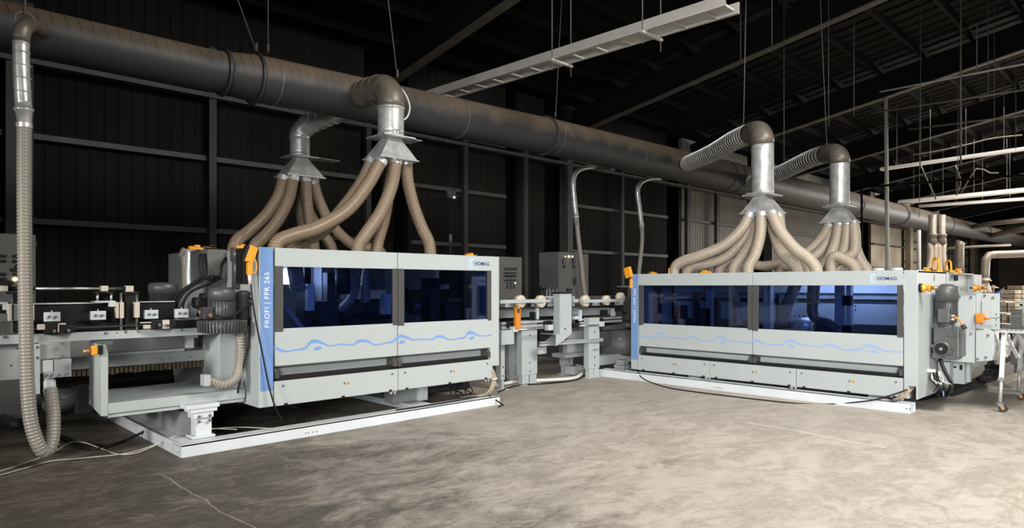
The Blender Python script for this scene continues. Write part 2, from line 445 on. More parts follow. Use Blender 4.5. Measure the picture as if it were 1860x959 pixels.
# cladding bays, dark recesses (open loading bays) between them
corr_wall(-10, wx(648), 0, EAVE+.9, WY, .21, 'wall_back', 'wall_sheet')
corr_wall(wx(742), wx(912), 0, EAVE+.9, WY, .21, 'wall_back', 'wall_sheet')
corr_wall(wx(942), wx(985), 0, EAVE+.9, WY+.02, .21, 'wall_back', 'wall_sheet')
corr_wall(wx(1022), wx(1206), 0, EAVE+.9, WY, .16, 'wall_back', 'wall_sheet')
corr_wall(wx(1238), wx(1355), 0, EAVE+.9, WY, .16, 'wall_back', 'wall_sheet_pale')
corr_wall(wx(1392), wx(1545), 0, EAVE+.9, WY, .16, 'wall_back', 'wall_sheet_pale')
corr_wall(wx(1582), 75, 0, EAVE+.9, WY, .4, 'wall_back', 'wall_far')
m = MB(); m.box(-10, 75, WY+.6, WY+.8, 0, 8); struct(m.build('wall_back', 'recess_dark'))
m = MB(); m.box(74.5, 75, -14, WY+.6, 0, 12); struct(m.build('wall_end', 'wall_far'))
# girts
for z in (1.25, 2.62, 3.96, 5.28):
    m = MB()
    for a, b in ((-10, wx(648)), (wx(742), wx(912)), (wx(1022), wx(1206)), (wx(1238), wx(1355)), (wx(1392), wx(1545)), (wx(1582), 74)):
        m.box(a, b, WY-.16, WY-.034, z-.045, z+.045)
    struct(m.build('trim_girt', 'girt_steel'))
m = MB(); m.box(-10, 74, WY-.35, WY-.16, 5.05, 5.13); struct(m.build('trim_eave_beam', 'girt_steel'))
# wall posts
for u, w_, mt in ((376, .13, 'column_steel'), (833, .13, 'column_steel'), (690, .3, 'beam_steel'), (1118, .13, 'column_steel'), (1291, .15, 'column_steel'),
               (1392, .22, 'girt_steel'), (1238, .2, 'column_steel'), (1022, .22, 'girt_steel'), (942, .15, 'column_steel'), (30, .35, 'column_steel'), (657, .12, 'column_steel')):
    m = MB(); x = wx(u); m.box(x-w_/2, x+w_/2, WY-.30, WY-.18, 0, EAVE)
    if w_ > .2: m.box(x-.02, x+.02, WY-.18, WY+.1, 0, EAVE)
    struct(m.build('trim_post', mt))
for u, w_ in ((1640, .6), (1668, .25), (1700, .9), (1722, .25), (1760, 1.2), (1782, .4), (1800, .35), (1828, 1.0)):
    m = MB(); x = wx(u); m.box(x-w_/2, x+w_/2, WY-.5, WY-.2, 0, EAVE); struct(m.build('trim_post', 'wall_far' if w_ > .5 else 'girt_steel'))
m = MB()
for z in (1.9, 3.1, 4.4): m.box(wx(1640), 74, WY-.21, WY-.1, z-.05, z+.05)
struct(m.build('trim_girt', 'girt_steel'))
# roof: rafters rise towards the ridge
SL = .175
def rz_(y, dz=0): return EAVE + dz + SL*(WY-y)
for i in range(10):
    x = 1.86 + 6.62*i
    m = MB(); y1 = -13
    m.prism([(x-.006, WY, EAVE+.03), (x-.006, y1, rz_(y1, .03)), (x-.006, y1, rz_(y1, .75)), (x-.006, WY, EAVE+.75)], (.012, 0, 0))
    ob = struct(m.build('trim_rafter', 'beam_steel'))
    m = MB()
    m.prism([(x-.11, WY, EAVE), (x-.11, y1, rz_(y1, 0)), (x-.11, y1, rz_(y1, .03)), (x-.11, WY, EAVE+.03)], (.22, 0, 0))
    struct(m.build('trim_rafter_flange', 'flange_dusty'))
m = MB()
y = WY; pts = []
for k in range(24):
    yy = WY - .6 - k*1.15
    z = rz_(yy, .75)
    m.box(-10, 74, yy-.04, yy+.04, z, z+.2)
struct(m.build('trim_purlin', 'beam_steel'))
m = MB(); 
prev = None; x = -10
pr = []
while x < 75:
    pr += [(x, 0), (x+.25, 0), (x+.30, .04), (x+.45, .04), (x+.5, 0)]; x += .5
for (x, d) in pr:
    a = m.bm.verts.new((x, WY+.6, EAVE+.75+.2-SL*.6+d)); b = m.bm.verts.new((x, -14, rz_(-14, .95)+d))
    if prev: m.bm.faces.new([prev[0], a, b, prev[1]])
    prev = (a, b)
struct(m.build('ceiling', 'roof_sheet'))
# ------------------------------------------------------------------ main extraction duct
DY = 8.3
dpts = [((-3.5), 4.02, .255), (at(405, 128, Y=DY).x, 4.12, .262)]
X1 = at(405, 128, Y=DY).x; X2 = at(462, 128, Y=DY).x; X3 = at(988, 200, Y=DY).x
def dz(x):
    K = [(-4, 4.15), (2.9, 4.18), (3.8, 4.21), (8.8, 4.315), (24.4, 4.37), (34.5, 4.41), (45.7, 4.49), (80, 4.6)]
    for (a, p), (b, q) in zip(K, K[1:]):
        if x <= b: return p+(q-p)*(x-a)/(b-a)
    return 4.6
t = thing('extraction_duct', 'long dust-covered spiral extraction duct running the length of the hall', 'duct', (X2, DY, dz(X2)))
def duct_seg(x0, x1, r0, r1, name='duct_section'):
    m = MB(); pts = []; rad = []; x = x0; pit = .12 if x0 < 22 else .6
    while x < x1-1e-6:
        pts.append((x, DY, dz(x))); rad.append(r0+(r1-r0)*(x-x0)/(x1-x0)); x += pit/2
    pts.append((x1, DY, dz(x1))); rad.append(r1)
    m.rings(pts, rad, 40, True); return m.build(name, 'duct_paint', t)
def band(x, r, w=.03, name='flange_ring', mt='dark_steel', extra=.035):
    m = MB(); m.rings([(x-w/2, DY, dz(x)), (x+w/2, DY, dz(x))], r+extra, 40, True, False); return m.build(name, mt, t)
R0, R1, R2 = .249, .293, .40
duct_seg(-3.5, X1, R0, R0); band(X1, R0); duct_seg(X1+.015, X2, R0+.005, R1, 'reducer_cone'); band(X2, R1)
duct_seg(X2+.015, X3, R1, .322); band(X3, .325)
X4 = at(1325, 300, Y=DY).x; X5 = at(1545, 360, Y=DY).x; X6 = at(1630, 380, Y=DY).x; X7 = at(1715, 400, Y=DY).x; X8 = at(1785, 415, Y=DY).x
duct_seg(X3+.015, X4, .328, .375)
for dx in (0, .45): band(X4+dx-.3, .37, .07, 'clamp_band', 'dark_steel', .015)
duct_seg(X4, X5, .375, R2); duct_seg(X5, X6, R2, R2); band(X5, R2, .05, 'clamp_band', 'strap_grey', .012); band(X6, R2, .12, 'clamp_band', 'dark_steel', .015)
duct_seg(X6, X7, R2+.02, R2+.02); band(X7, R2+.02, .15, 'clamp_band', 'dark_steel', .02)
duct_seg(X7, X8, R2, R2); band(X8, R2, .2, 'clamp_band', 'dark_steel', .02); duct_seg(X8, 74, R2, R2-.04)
for u in (497, 1003, 830, 1150, 1440): 
    x = at(u, 250, Y=DY).x; band(x, {497: R1, 1003: .328, 830: .315, 1150: .345, 1440: .385}[u], .014, 'hanger_strap', 'wire', .004)
# hanging wires
def wire(pts, label, r=.008, mt='wire', group='thin hanger wires from the roof', name='hanger_wire'):
    m = MB(); m.rings([Vector(p) for p in pts], r, 6); return tag(m.build(name, mt), label, 'wire', group)
def up(p, extra=.9): return Vector((p[0], p[1], min(rz_(p[1], .9), rz_(p[1], .9))))
def knot(p):
    m = MB(); p = Vector(p)
    pts = [p + Vector((math.cos(k*1.1)*.013, math.sin(k*1.1)*.013, k*.0035)) for k in range(24)]
    m.rings(pts, .007, 6); return m
for (u, v, utop, Yw, what) in ((487, 97, 487, DY, 'twisted wire holding the duct beside its second flange ring'),
                             (466, 95, 432, DY, 'slanting thin wire reaching the second flange ring'),
                             (722, 142, 705, DY-.6, 'straight wire holding the elbow above the front left hood'),
                             (1009, 215, 1020, DY, 'twisted wire holding the duct beside the middle flange ring'),
                             (1350, 250, 1355, 5.3, 'thin wire holding the left ringed branch duct'),
                             (1502, 270, 1490, 5.0, 'thin wire holding the right ringed branch duct')):
    p = at(u, v, Y=Yw); q = at(utop, 0, Y=Yw); d = (q-p); k = (rz_(Yw, .9)-p.z)/d.z
    o = thing('hanger_wire', what, 'wire', p)
    m = MB(); m.rings([p, p+d*k], .007, 6); m.build('wire_strand', 'wire', o)
    knot(p+Vector((0, 0, .03))).build('wire_knot', 'wire', o)
o = thing('hanger_wire', 'wire with a loose loop above the far left drop pipe', 'wire', at(45, 30, Y=7.1))
p = at(45, 28, Y=7.1); m = MB(); m.rings([p, Vector((p.x, p.y, rz_(p.y, .9)))], .012, 6); m.build('wire_strand', 'wire', o)
m = MB(); m.rings([p+Vector((.07*math.cos(a), 0, .07*math.sin(a)-.04)) for a in [k*2*PI/16 for k in range(17)]], .006, 6); m.build('wire_loop', 'wire', o)

# ------------------------------------------------------------------ drop pipe at the far left
t = thing('suction_drop_pipe', 'shiny bent drop pipe with long ribbed grey hose looping down to the floor', 'pipe', at(45, 225, Y=7.08))
P = lambda u, v, Y=7.08: at(u, v, Y=Y)
m = MB(); path = [P(38, 76), P(38, 66), P(43, 52), P(55, 44, 7.3), P(70, 51, 7.7), P(80, 56, 8.05)]
m.rings(spline(path, .05), .068, 20); m.build('elbow', 'galv_dusty', t)
m = MB()
q = spline([P(38, 70), P(39, 130), P(43, 197)], .06); m.rings(q, .062, 20); 
m.build('pipe', 'galv', t)
for k, v in enumerate((70, 82, 97, 121, 144, 169)):
    m = MB(); a = P(38+ (v-75)/24, v); m.rings([a, a+Vector((0, 0, .012))], .066, 20); m.build('pipe_joint', 'galv', t)
m = MB(); m.lathe(P(43, 197), (0.05, 0, -1), [(0, .075), (.02, .075), (.03, .062), (.15, .050), (.16, .045)]); m.build('reducer', 'galv', t)
m = MB(); hose(m, [P(44, 224), P(44, 330), P(45, 460), P(47, 590), P(50, 700), P(57, 770), P(72, 812), P(84, 820, 7.1), P(95, 800, 7.12), P(97, 755, 7.16), P(91, 705, 7.22)], .055, .03, 18, .16)
m.build('hose', 'hose_grey', t)
m = MB(); m.rings([P(91, 712, 7.24), P(89, 690, 7.26)], .05, 16); m.build('hose_cuff', 'white_block', t)
m = MB(); m.rings([P(44, 224), P(44, 232)], .06, 16, True, False); m.build('hose_clamp', 'galv', t)

# ------------------------------------------------------------------ hoods with hoses over the machines
def hood(label, c, zb, sx, sy, zt, pr, gate=None, mats=('galv', 'galv')):
    t = thing('extraction_hood', label, 'hood', (c[0], c[1], zb))
    m = MB(); m.frustum((c[0], c[1], zb), sx, sy, (c[0], c[1], zt), pr*1.15, pr*1.15)
    m.box(c[0]-sx/2-.012, c[0]+sx/2+.012, c[1]-sy/2-.012, c[1]+sy/2+.012, zb-.012, zb+.004); m.build('hood_cone', mats[0], t)
    m = MB(); m.box(c[0]-pr-.07, c[0]+pr+.07, c[1]-pr-.05, c[1]+pr+.05, zt+.002, zt+.022); m.build('flange_plate', mats[1], t)
    m = MB(); m.lathe((c[0], c[1], zt+.022), (0, 0, 1), [(0, pr*1.02), (.06, pr*1.02), (.065, pr*.97)]); m.build('collar', mats[1], t)
    if gate: m = MB(); m.box(*gate, zt+.024, zt+.034); m.build('slide_gate', 'galv', t)
    return t
HX, HY = at(710, 300, Y=7.3).x, 7.3
h1 = hood('bright metal hood in front of the duct over the left machine', (HX, HY), 3.22, .56, .40, 3.49, .165, gate=(HX+.05, HX+.42, HY-.1, HY+.18))
def riser(t, name, pts, r, mtl, step=.06, ringp=None, jm='galv'):
    m = MB(); q = spline(pts, step); m.rings(q, r, 28); o = m.build(name, mtl, t)
    if ringp:
        for a in spline(pts, ringp)[1:-1]:
            pass
    return o
def ring_at(t, pts, pitch, r, mtl, name='seam_ring', w=.012):
    q = spline(pts, pitch)
    for a, b in zip(q[1:], q[2:]):
        d = (b-a).normalized()*w; m = MB(); m.rings([a, a+d], r, 28, True, False); m.build(name, mtl, t)
riser(h1, 'riser_pipe', [(HX, HY, 3.54), (HX, HY, 3.72), (HX, HY, 3.92)], .168, 'galv')
m = MB(); m.lathe((HX, HY, 3.86), (0, 0, 1), [(0, .168), (.02, .182), (.04, .176)]); m.build('joint_ring', 'galv', h1)
pl = [(HX, HY, 3.9), (HX, HY, 4.02), (HX, HY+.08, 4.13), (HX, HY+.24, 4.20), (HX, HY+.75, 4.22)]
riser(h1, 'elbow', pl, .175, 'galv_dusty')
ring_at(h1, pl[1:], .17, .180, 'galv_dusty')
m = MB(); cable(m, [(HX+.16, HY, 3.75), (HX+.26, HY, 3.83), (HX+.33, HY+.05, 4.0), (HX+.27, HY+.1, 4.18), (HX+.1, HY+.1, 4.28)], .012); m.build('bonding_wire', 'cable_white', h1)
RX, RY = at(545, 300, Y=9.7).x, 9.7
h2 = hood('smaller hood partly in shade behind the duct over the left machine', (RX, RY), 3.27, .60, .44, 3.56, .15, gate=(RX-.1, RX+.62, RY-.12, RY+.12))
riser(h2, 'riser_pipe', [(RX, RY, 3.60), (RX, RY, 3.72), (RX, RY, 3.86)], .15, 'galv')
E2 = [(RX, RY, 3.84), (RX, RY, 3.93), (RX+.04, RY-.06, 4.03), (RX+.16, RY-.25, 4.14), (RX+.32, RY-.6, 4.22), (RX+.5, RY-1.15, 4.24)]
riser(h2, 'elbow', E2, .155, 'galv')
ring_at(h2, E2[:5], .13, .161, 'galv')

def hoses(lst, r, mtl, group, top, pitch=.027, Xp=None, depth=.17):
    for label, pts in lst:
        P3 = []
        for q in pts:
            if Xp: P3.append(at(q[0], q[1], X=q[2]))
            else: P3.append(at(q[0], q[1], Y=q[2]))
        o = thing('extraction_hose', label, 'hose', P3[-1], 0, group)
        m = MB(); hose(m, P3, r, pitch, 18, depth); m.build('hose_wall', mtl, o)
        m = MB(); d = (P3[1]-P3[0]).normalized(); m.rings([P3[0]-d*.02, P3[0]+d*.05], r*1.09, 18, True, False); m.build('hose_clamp', 'galv', o)
gA = 'ribbed hoses below the front hood of the left machine'
hoses([('thickest ribbed hose sweeping far left onto the left machine', [(692, 292, 7.22), (668, 335, 7.2), (632, 380, 7.15), (580, 412, 7.1), (530, 428, 7.05), (505, 440, 7.02), (497, 462, 7.0)]),
       ('ribbed hose sweeping left just behind the thickest hose', [(676, 292, 7.36), (655, 335, 7.4), (618, 385, 7.45), (585, 420, 7.45), (552, 436, 7.4), (535, 446, 7.35), (528, 464, 7.3)]),
       ('ribbed hose curving down-left above the seam between the left doors', [(719, 292, 7.22), (712, 335, 7.2), (692, 385, 7.15), (665, 425, 7.1), (652, 445, 7.1), (649, 466, 7.1)]),
       ('ribbed hose partly hidden, dropping almost straight to the left machine', [(716, 292, 7.42), (706, 350, 7.45), (697, 400, 7.45), (686, 440, 7.45), (683, 468, 7.45)]),
       ('rightmost ribbed hose above the left machine, bowing right', [(738, 292, 7.3), (741, 330, 7.3), (752, 375, 7.3), (767, 415, 7.3), (779, 440, 7.3), (783, 470, 7.3)])],
      .078, 'hose_tan', gA, 2)
gB = 'ribbed hoses below the shaded rear hood of the left machine'
hoses([('leftmost ribbed hose, reaching over to the grey housing', [(515, 322, 9.6), (506, 355, 9.6), (484, 390, 9.5), (450, 422, 9.4), (432, 436, 9.2), (425, 452, 9.1), (422, 475, 9.0)]),
       ('second ribbed hose from the left, falling toward the blue column', [(533, 322, 9.5), (525, 360, 9.5), (505, 400, 9.4), (478, 432, 9.3), (463, 446, 9.2), (458, 470, 9.1)]),
       ('middle ribbed hose hanging nearly straight under the rear hood', [(555, 324, 9.6), (558, 365, 9.6), (563, 410, 9.6), (570, 445, 9.5), (573, 472, 9.5)]),
       ('ribbed hose curving right behind the thickest hose', [(548, 326, 9.8), (556, 370, 9.8), (572, 405, 9.7), (592, 432, 9.6), (602, 450, 9.6), (606, 474, 9.6)]),
       ('shaded ribbed hose curving far right behind the front hoses', [(569, 328, 9.7), (578, 360, 9.7), (597, 400, 9.6), (625, 432, 9.5), (650, 448, 9.4), (685, 452, 9.3), (698, 472, 9.3)]),
       ('ribbed hose at the back dropping between its neighbours', [(536, 328, 9.9), (545, 380, 9.9), (552, 420, 9.8), (556, 450, 9.7), (558, 474, 9.7)])],
      .082, 'hose_tan', gB, 2)

AX = 10.1; pA = at(1385, 300, X=AX); AY = pA.y
h3 = hood('metal hood over the middle of the right machine', (AX, AY), at(1385, 387, X=AX).z, .36, .56, at(1385, 357, X=AX).z, .165, gate=(AX-.3, AX+.2, AY-.12, AY+.12))
zt = at(1385, 353, X=AX).z; ze = at(1382, 262, X=AX).z
riser(h3, 'riser_pipe', [(AX, AY, zt), (AX, AY, (zt+ze)/2), (AX, AY, ze)], .168, 'galv')
ring_at(h3, [(AX, AY, zt), (AX, AY, (zt+ze)/2), (AX, AY, ze)], .14, .171, 'galv')
dA = Vector((2.75, 3.0, .42)); e0 = Vector((AX, AY, ze))
br = [e0, e0+Vector((0, .01, .10)), e0+Vector((.10, .12, .22)), e0+Vector((.3, .33, .27)), e0+Vector((.8, .87, .32)), e0+dA*.6+Vector((0, 0, .08)), e0+dA]
riser(h3, 'branch_duct', br[2:], .165, 'galv_dusty'); riser(h3, 'elbow', br[:4], .175, 'galv_dusty')
ring_at(h3, br[3:], .11, .171, 'galv', 'rib_ring', .006)
BX = 12.5; pB = at(1525, 300, X=BX); BY = pB.y
h4 = hood('metal hood over the right half of the right machine, below the shorter elbow', (BX, BY), at(1525, 404, X=BX).z, .38, .54, at(1525, 377, X=BX).z, .16, gate=(BX-.3, BX+.2, BY-.12, BY+.12))
zt = at(1525, 373, X=BX).z; ze = at(1525, 296, X=BX).z
riser(h4, 'riser_pipe', [(BX, BY, zt), (BX, BY, (zt+ze)/2), (BX, BY, ze)], .165, 'galv')
ring_at(h4, [(BX, BY, zt), (BX, BY, (zt+ze)/2), (BX, BY, ze)], .2, .168, 'galv')
dB = Vector((3.6, 3.45, .42)); e0 = Vector((BX, BY, ze))
br = [e0, e0+Vector((0, .01, .10)), e0+Vector((.10, .12, .20)), e0+Vector((.3, .33, .25)), e0+Vector((.8, .85, .28)), e0+dB*.6+Vector((0, 0, .06)), e0+dB]
riser(h4, 'branch_duct', br[2:], .165, 'galv_dusty'); riser(h4, 'elbow', br[:4], .172, 'galv_dusty')
ring_at(h4, br[3:], .12, .171, 'galv', 'rib_ring', .006)
gC = 'pale ribbed hoses below the middle hood of the right machine'
hoses([('upper pale ribbed hose sweeping furthest left onto the right machine', [(1363, 388, 9.95), (1345, 418, 9.9), (1312, 447, 9.85), (1270, 465, 9.8), (1242, 474, 9.8), (1227, 484, 9.8), (1224, 503, 9.8)]),
       ('lower pale ribbed hose sweeping left beneath the furthest one', [(1370, 389, 10.1), (1353, 430, 10.1), (1320, 465, 10.1), (1285, 478, 10.0), (1262, 482, 10.0), (1250, 490, 9.95), (1246, 504, 9.95)]),
       ('pale ribbed hose dropping down left of the right machine door seam', [(1383, 388, 9.95), (1381, 425, 9.9), (1372, 460, 9.85), (1360, 484, 9.8), (1358, 504, 9.8)]),
       ('pale ribbed hose leaning left between its neighbours near the door seam', [(1376, 389, 10.1), (1368, 430, 10.1), (1348, 465, 10.05), (1334, 485, 10.0), (1331, 505, 10.0)]),
       ('broad pale ribbed hose bowing right across the right machine top', [(1402, 388, 9.95), (1416, 418, 9.9), (1442, 450, 9.85), (1468, 470, 9.8), (1481, 486, 9.8), (1484, 504, 9.8)]),
       ('pale ribbed hose beneath the broad one bowing right', [(1400, 389, 10.1), (1407, 425, 10.1), (1420, 458, 10.1), (1438, 475, 10.0), (1447, 488, 10.0), (1449, 504, 10.0)]),
       ('pale ribbed hose hanging from the right corner of the middle hood', [(1414, 389, 10.2), (1417, 415, 10.2), (1424, 445, 10.3), (1448, 470, 10.4), (1464, 485, 10.4), (1466, 503, 10.4)]),
       ('short pale hose stub curling left of the door seam', [(1376, 389, 10.25), (1362, 440, 10.3), (1338, 468, 10.3), (1318, 477, 10.3), (1308, 488, 10.3), (1306, 503, 10.3)])],
      .083, 'hose_clear', gC, 1.8, Xp=1)
gD = 'tan ribbed hoses below the right-hand hood of the right machine'
hoses([('tan ribbed hose sweeping left behind the middle hoses', [(1507, 406, 12.4), (1492, 432, 12.4), (1465, 458, 12.3), (1428, 477, 12.2), (1390, 483, 12.2), (1365, 480, 12.1), (1345, 486, 12.1), (1338, 502, 12.1)]),
       ('tan ribbed hose falling left in front of the sweeping one', [(1513, 406, 12.5), (1502, 440, 12.4), (1478, 466, 12.2), (1445, 480, 12.0), (1422, 486, 12.0), (1414, 502, 12.0)]),
       ('tan ribbed hose dropping to the left below the right hood', [(1524, 406, 12.4), (1518, 438, 12.3), (1506, 468, 12.1), (1492, 486, 12.0), (1488, 504, 12.0)]),
       ('tan ribbed hose hanging straight under the right hood', [(1539, 406, 12.4), (1536, 440, 12.3), (1529, 466, 12.2), (1522, 485, 12.1), (1520, 503, 12.1)]),
       ('hose at the right edge of the right hood with a sharp elbow', [(1550, 406, 12.4), (1553, 432, 12.3), (1551, 458, 12.2), (1535, 468, 12.1), (1518, 474, 12.0), (1508, 486, 11.9), (1507, 503, 11.9)]),
       ('short fat pale hose arching rightwards in front of the right hood hoses', [(1510, 500, 11.3), (1509, 478, 11.3), (1517, 466, 11.3), (1533, 471, 11.3), (1550, 482, 11.3), (1557, 503, 11.3)]),
       ('slanting hose fanning right beyond the right hood', [(1546, 406, 12.7), (1551, 440, 12.6), (1561, 470, 12.4), (1574, 490, 12.3), (1580, 502, 12.2)])],
      .088, 'hose_clear', gD, 1.8, Xp=1)

# two thin drop pipes in the middle distance
for lab, Y0, pu in (('thin bent drop pipe with grey hose, the left one of two behind the conveyor', 9.6, [(1112, 305), (1085, 303), (1058, 306), (1045, 315), (1041, 332), (1043, 365), (1046, 392)]),
                    ('thin bent drop pipe with grey hose next to the right machine left end', 9.6, [(1220, 323), (1205, 323), (1178, 325), (1163, 333), (1158, 348), (1161, 375), (1165, 408)])):
    t = thing('suction_drop_pipe', lab, 'pipe', at(pu[-1][0], pu[-1][1], Y=Y0))
    pp = [at(a, b, Y=Y0) for a, b in pu]
    m = MB(); m.rings(spline([at(pu[0][0]+2, pu[0][1], Y=DY+.35)]+pp[1:], .05), .058, 16); m.build('bent_pipe', 'galv', t)
    for a in pp[2:6]:
        m = MB(); m.rings([a, a+Vector((0, 0, .012))], .064, 16); m.build('pipe_joint', 'galv', t)
    m = MB(); m.lathe(pp[-1], (0.1, 0, -1), [(0, .07), (.03, .07), (.04, .055), (.2, .045)]); m.build('reducer', 'galv', t)
    if pu[0][0] < 1150: hp = [(1047, 395), (1050, 430), (1055, 470), (1059, 510), (1063, 540)]
    else: hp = [(1166, 412), (1166, 440), (1163, 470), (1160, 500), (1158, 520)]
    m = MB(); hose(m, [at(a, b, Y=Y0) for a, b in hp], .05, .034, 14, .16); m.build('hose', 'hose_grey', t)
# ------------------------------------------------------------------ the two panel machines
def tri(m, c, s, n=(0, -1, 0), d=.001):               # small triangle facing local -y
    x, y, z = c
    return m.prism([(x-s/2, y, z-s*.43), (x+s/2, y, z-s*.43), (x, y, z+s*.43)], (0, -d, 0))
def machine(label, loc, rz, L, z0, H, D, door_x, cover_x, lettering, roof=True):
    t = thing('edge_profiling_machine', label, 'machine', loc, rz)
    k = H/1.643
    zw0, zw1, zp, zc = z0+.80*k, z0+1.448*k, z0+.413*k, z0+.255*k; zt = z0+H
    cw = .15; B = lambda n, m, mb, p=t, bv=0: mb.build(n, m, p, bv, local=True)
    m = MB(); m.box(0, cw, 0, .45, z0, zt); B('end_column', 'machine_white', m, bv=.004)
    m = MB(); m.box(.012, cw-.004, -.004, .001, z0+.17*k, zt-.002); bl = B('blue_panel', 'blue_paint', m)
    text_mesh('lettering', lettering, .075, 'letter_white', bl, Matrix.Translation((.105, -.0055, zt-.83*k)) @ Matrix.Rotation(-PI/2, 4, 'Y') @ Matrix.Rotation(PI/2, 4, 'X'), 0, 1.12)
    # right post with cable notch
    m = MB(); m.box(L-.155, L, 0, .28, z0+.16, zt); m.box(L-.155, L-.10, 0, .28, z0, z0+.16) if L > 4 else m.box(L-.155, L-.12, 0, .28, z0+.08, z0+.16)
    if L > 4: m.box(L-.02, L, 0, .28, z0, z0+.16)
    B('end_post', 'machine_white', m, bv=.004)
    m = MB(); m.box(L-.10, L-.02, .1, .11, z0, z0+.16); B('notch_backing', 'shadow_gap', m)
    # doors
    nd = len(door_x)-1
    for i in range(nd):
        a, b = door_x[i]+.006, door_x[i+1]-.006
        m = MB(); m.box(a, b, 0, .03, zw1, zt); m.box(a, b, 0, .03, zp, zw0)
        m.box(a, a+.02, .004, .03, zw0, zw1); m.box(b-.02, b, .004, .03, zw0, zw1)
        dr = B('door', 'machine_white', m, bv=.003)
        sw = .085 if i == 0 or L < 4 else .085
        m = MB(); m.box(a-.002, a+sw, -.006, .012, zw0-.03, zw1+.004); B('grey_strap', 'strap_grey', m, dr)
        m = MB(); m.box(b-sw*.75, b+.002, -.006, .012, zw0-.02, zw1+.004); B('grey_strap', 'strap_grey', m, dr)
        m = MB(); m.box(a+.02, b-.02, .012, .020, zw0-.01, zw1+.01); B('tinted_window', 'blue_glazing', m, dr)
        # slanted return under the door, sill bar and dark brackets
        m = MB(); m.prism([(a, .0, zp), (a, .18, zp-.05), (a, .18, zp-.035), (a, .015, zp+.012)], (b-a, 0, 0)); B('door_return', 'machine_grey', m, dr)
        m = MB(); m.box(a, b, .16, .17, zc-.03, zp-.03); B('sill_plate', 'machine_white', m, dr)
        m = MB(); m.box(a, b, .05, .12, zc+.002, zc+.045*k); B('black_rail', 'black_plastic', m, dr)
        m = MB()
        for q in (a, b-.045): m.prism([(q, .002, zc+.03), (q, .17, zc+.03), (q, .17, zp-.04), (q, .05, zp-.02), (q, .002, zc+.09)], (.045, 0, 0))
        B('corner_bracket', 'strap_grey', m, dr)
    m = MB(); m.box(cw, L-.155, .06, .5, zc-.05, zc-.0); B('ledge', 'strap_grey', m)
    # lower covers
    for a, b in zip(cover_x, cover_x[1:]):
        a += .004; b -= .004
        m = MB(); m.box(a, b, -.012, .02, z0, zc); cv = B('lower_cover', 'machine_white', m, bv=.004)
        for fx, fz in ((.06, .80), (.945, .80), ((.53), .62)):
            m = MB(); m.cyl((a+(b-a)*fx, -.012, z0+(zc-z0)*fz), (a+(b-a)*fx, -.022, z0+(zc-z0)*fz), .012, seg=12); B('quarter_turn_lock', 'bolt_steel', m, cv)
        m = MB(); tri(m, (a+(b-a)*.563, -.013, z0+(zc-z0)*.62), .045); wt = B('warning_sign', 'orange', m, cv)
        m = MB(); x = a+(b-a)*.563; z = z0+(zc-z0)*.60
        m.prism([(x-.002, -.0142, z+.012), (x+.006, -.0142, z+.012), (x+.002, -.0142, z+.002), (x+.006, -.0142, z+.002), (x-.003, -.0142, z-.012), (x-.001, -.0142, z-.001), (x-.006, -.0142, z-.001)], (0, -.0006, 0)); B('warning_bolt', 'warn_black', m, wt)
        m = MB()
        for fx in (.08, .52, .93): m.box(a+(b-a)*fx-.02, a+(b-a)*fx+.02, -.016, -.01, z0-.004, z0+.02)
        B('cover_slot', 'black_plastic', m, cv)
        m = MB(); q = b-.12; m.prism([(q, .02, z0), (q+.08, .02, z0), (q+.05, .02, z0-.045)], (0, .02, 0)); m.prism([(q+.08, .02, z0), (q+.13, .02, z0), (q+.10, .02, z0-.05)], (0, .02, 0)); B('cover_hook', 'machine_white', m, cv)
    # body: roof, back, floor, ends
    m = MB(); m.box(.0, L, .03, 1.35, zt-.03, zt-.012); m.box(0, L, 1.75, D, zt-.03, zt-.012)
    B('roof_panel', 'machine_grey', m)
    m = MB(); m.box(.0, L, D-.02, D, z0+.1, zt-.03); m.box(.15, L, 1.33, 1.35, zw1-.20, zt-.03); B('rear_panel', 'machine_grey', m)
    m = MB(); m.box(.03, L-.03, .12, D, z0+.02, z0+.05); B('floor_pan', 'dark_steel', m)
    return t, (z0, zw0, zw1, zp, zc, zt, k)

def logo(t, x, z, s, y=-.0015):                        # square with a disc cut out, bar at its left, then the name
    B = lambda n, m, mb, p=t: mb.build(n, m, p, local=True)
    m = MB(); 
    m.box(x, x+.035*s, y, y+.001, z, z+.21*s)
    # square minus disc: fan of quads between square border and circle, open at right
    c = Vector((x+.16*s, 0, z+.105*s)); R = .095*s; x0, x1, za, zb = x+.045*s, x+.235*s, z, z+.21*s
    n = 40; pr = None
    for i in range(n+1):
        a = math.radians(48 + 264*i/n); d = Vector((math.cos(a), 0, math.sin(a)))
        tt = 1e9
        if d.x > 1e-6: tt = min(tt, (x1-c.x)/d.x)
        if d.x < -1e-6: tt = min(tt, (x0-c.x)/d.x)
        if d.z > 1e-6: tt = min(tt, (zb-c.z)/d.z)
        if d.z < -1e-6: tt = min(tt, (za-c.z)/d.z)
        p = m.bm.verts.new(c+d*R+Vector((0, y, 0))); q = m.bm.verts.new(c+d*max(tt, R)+Vector((0, y, 0)))
        if pr: m.bm.faces.new([pr[0], p, q, pr[1]])
        pr = (p, q)
    lg = B('logo_mark', 'logo_pale', m)
    text_mesh('lettering', 'HOMAG', .108*s, 'logo_navy', lg, Matrix.Translation((x+.145*s, y-.001, z+.068*s)) @ Matrix.Rotation(PI/2, 4, 'X'), .0014*s, 1.06)

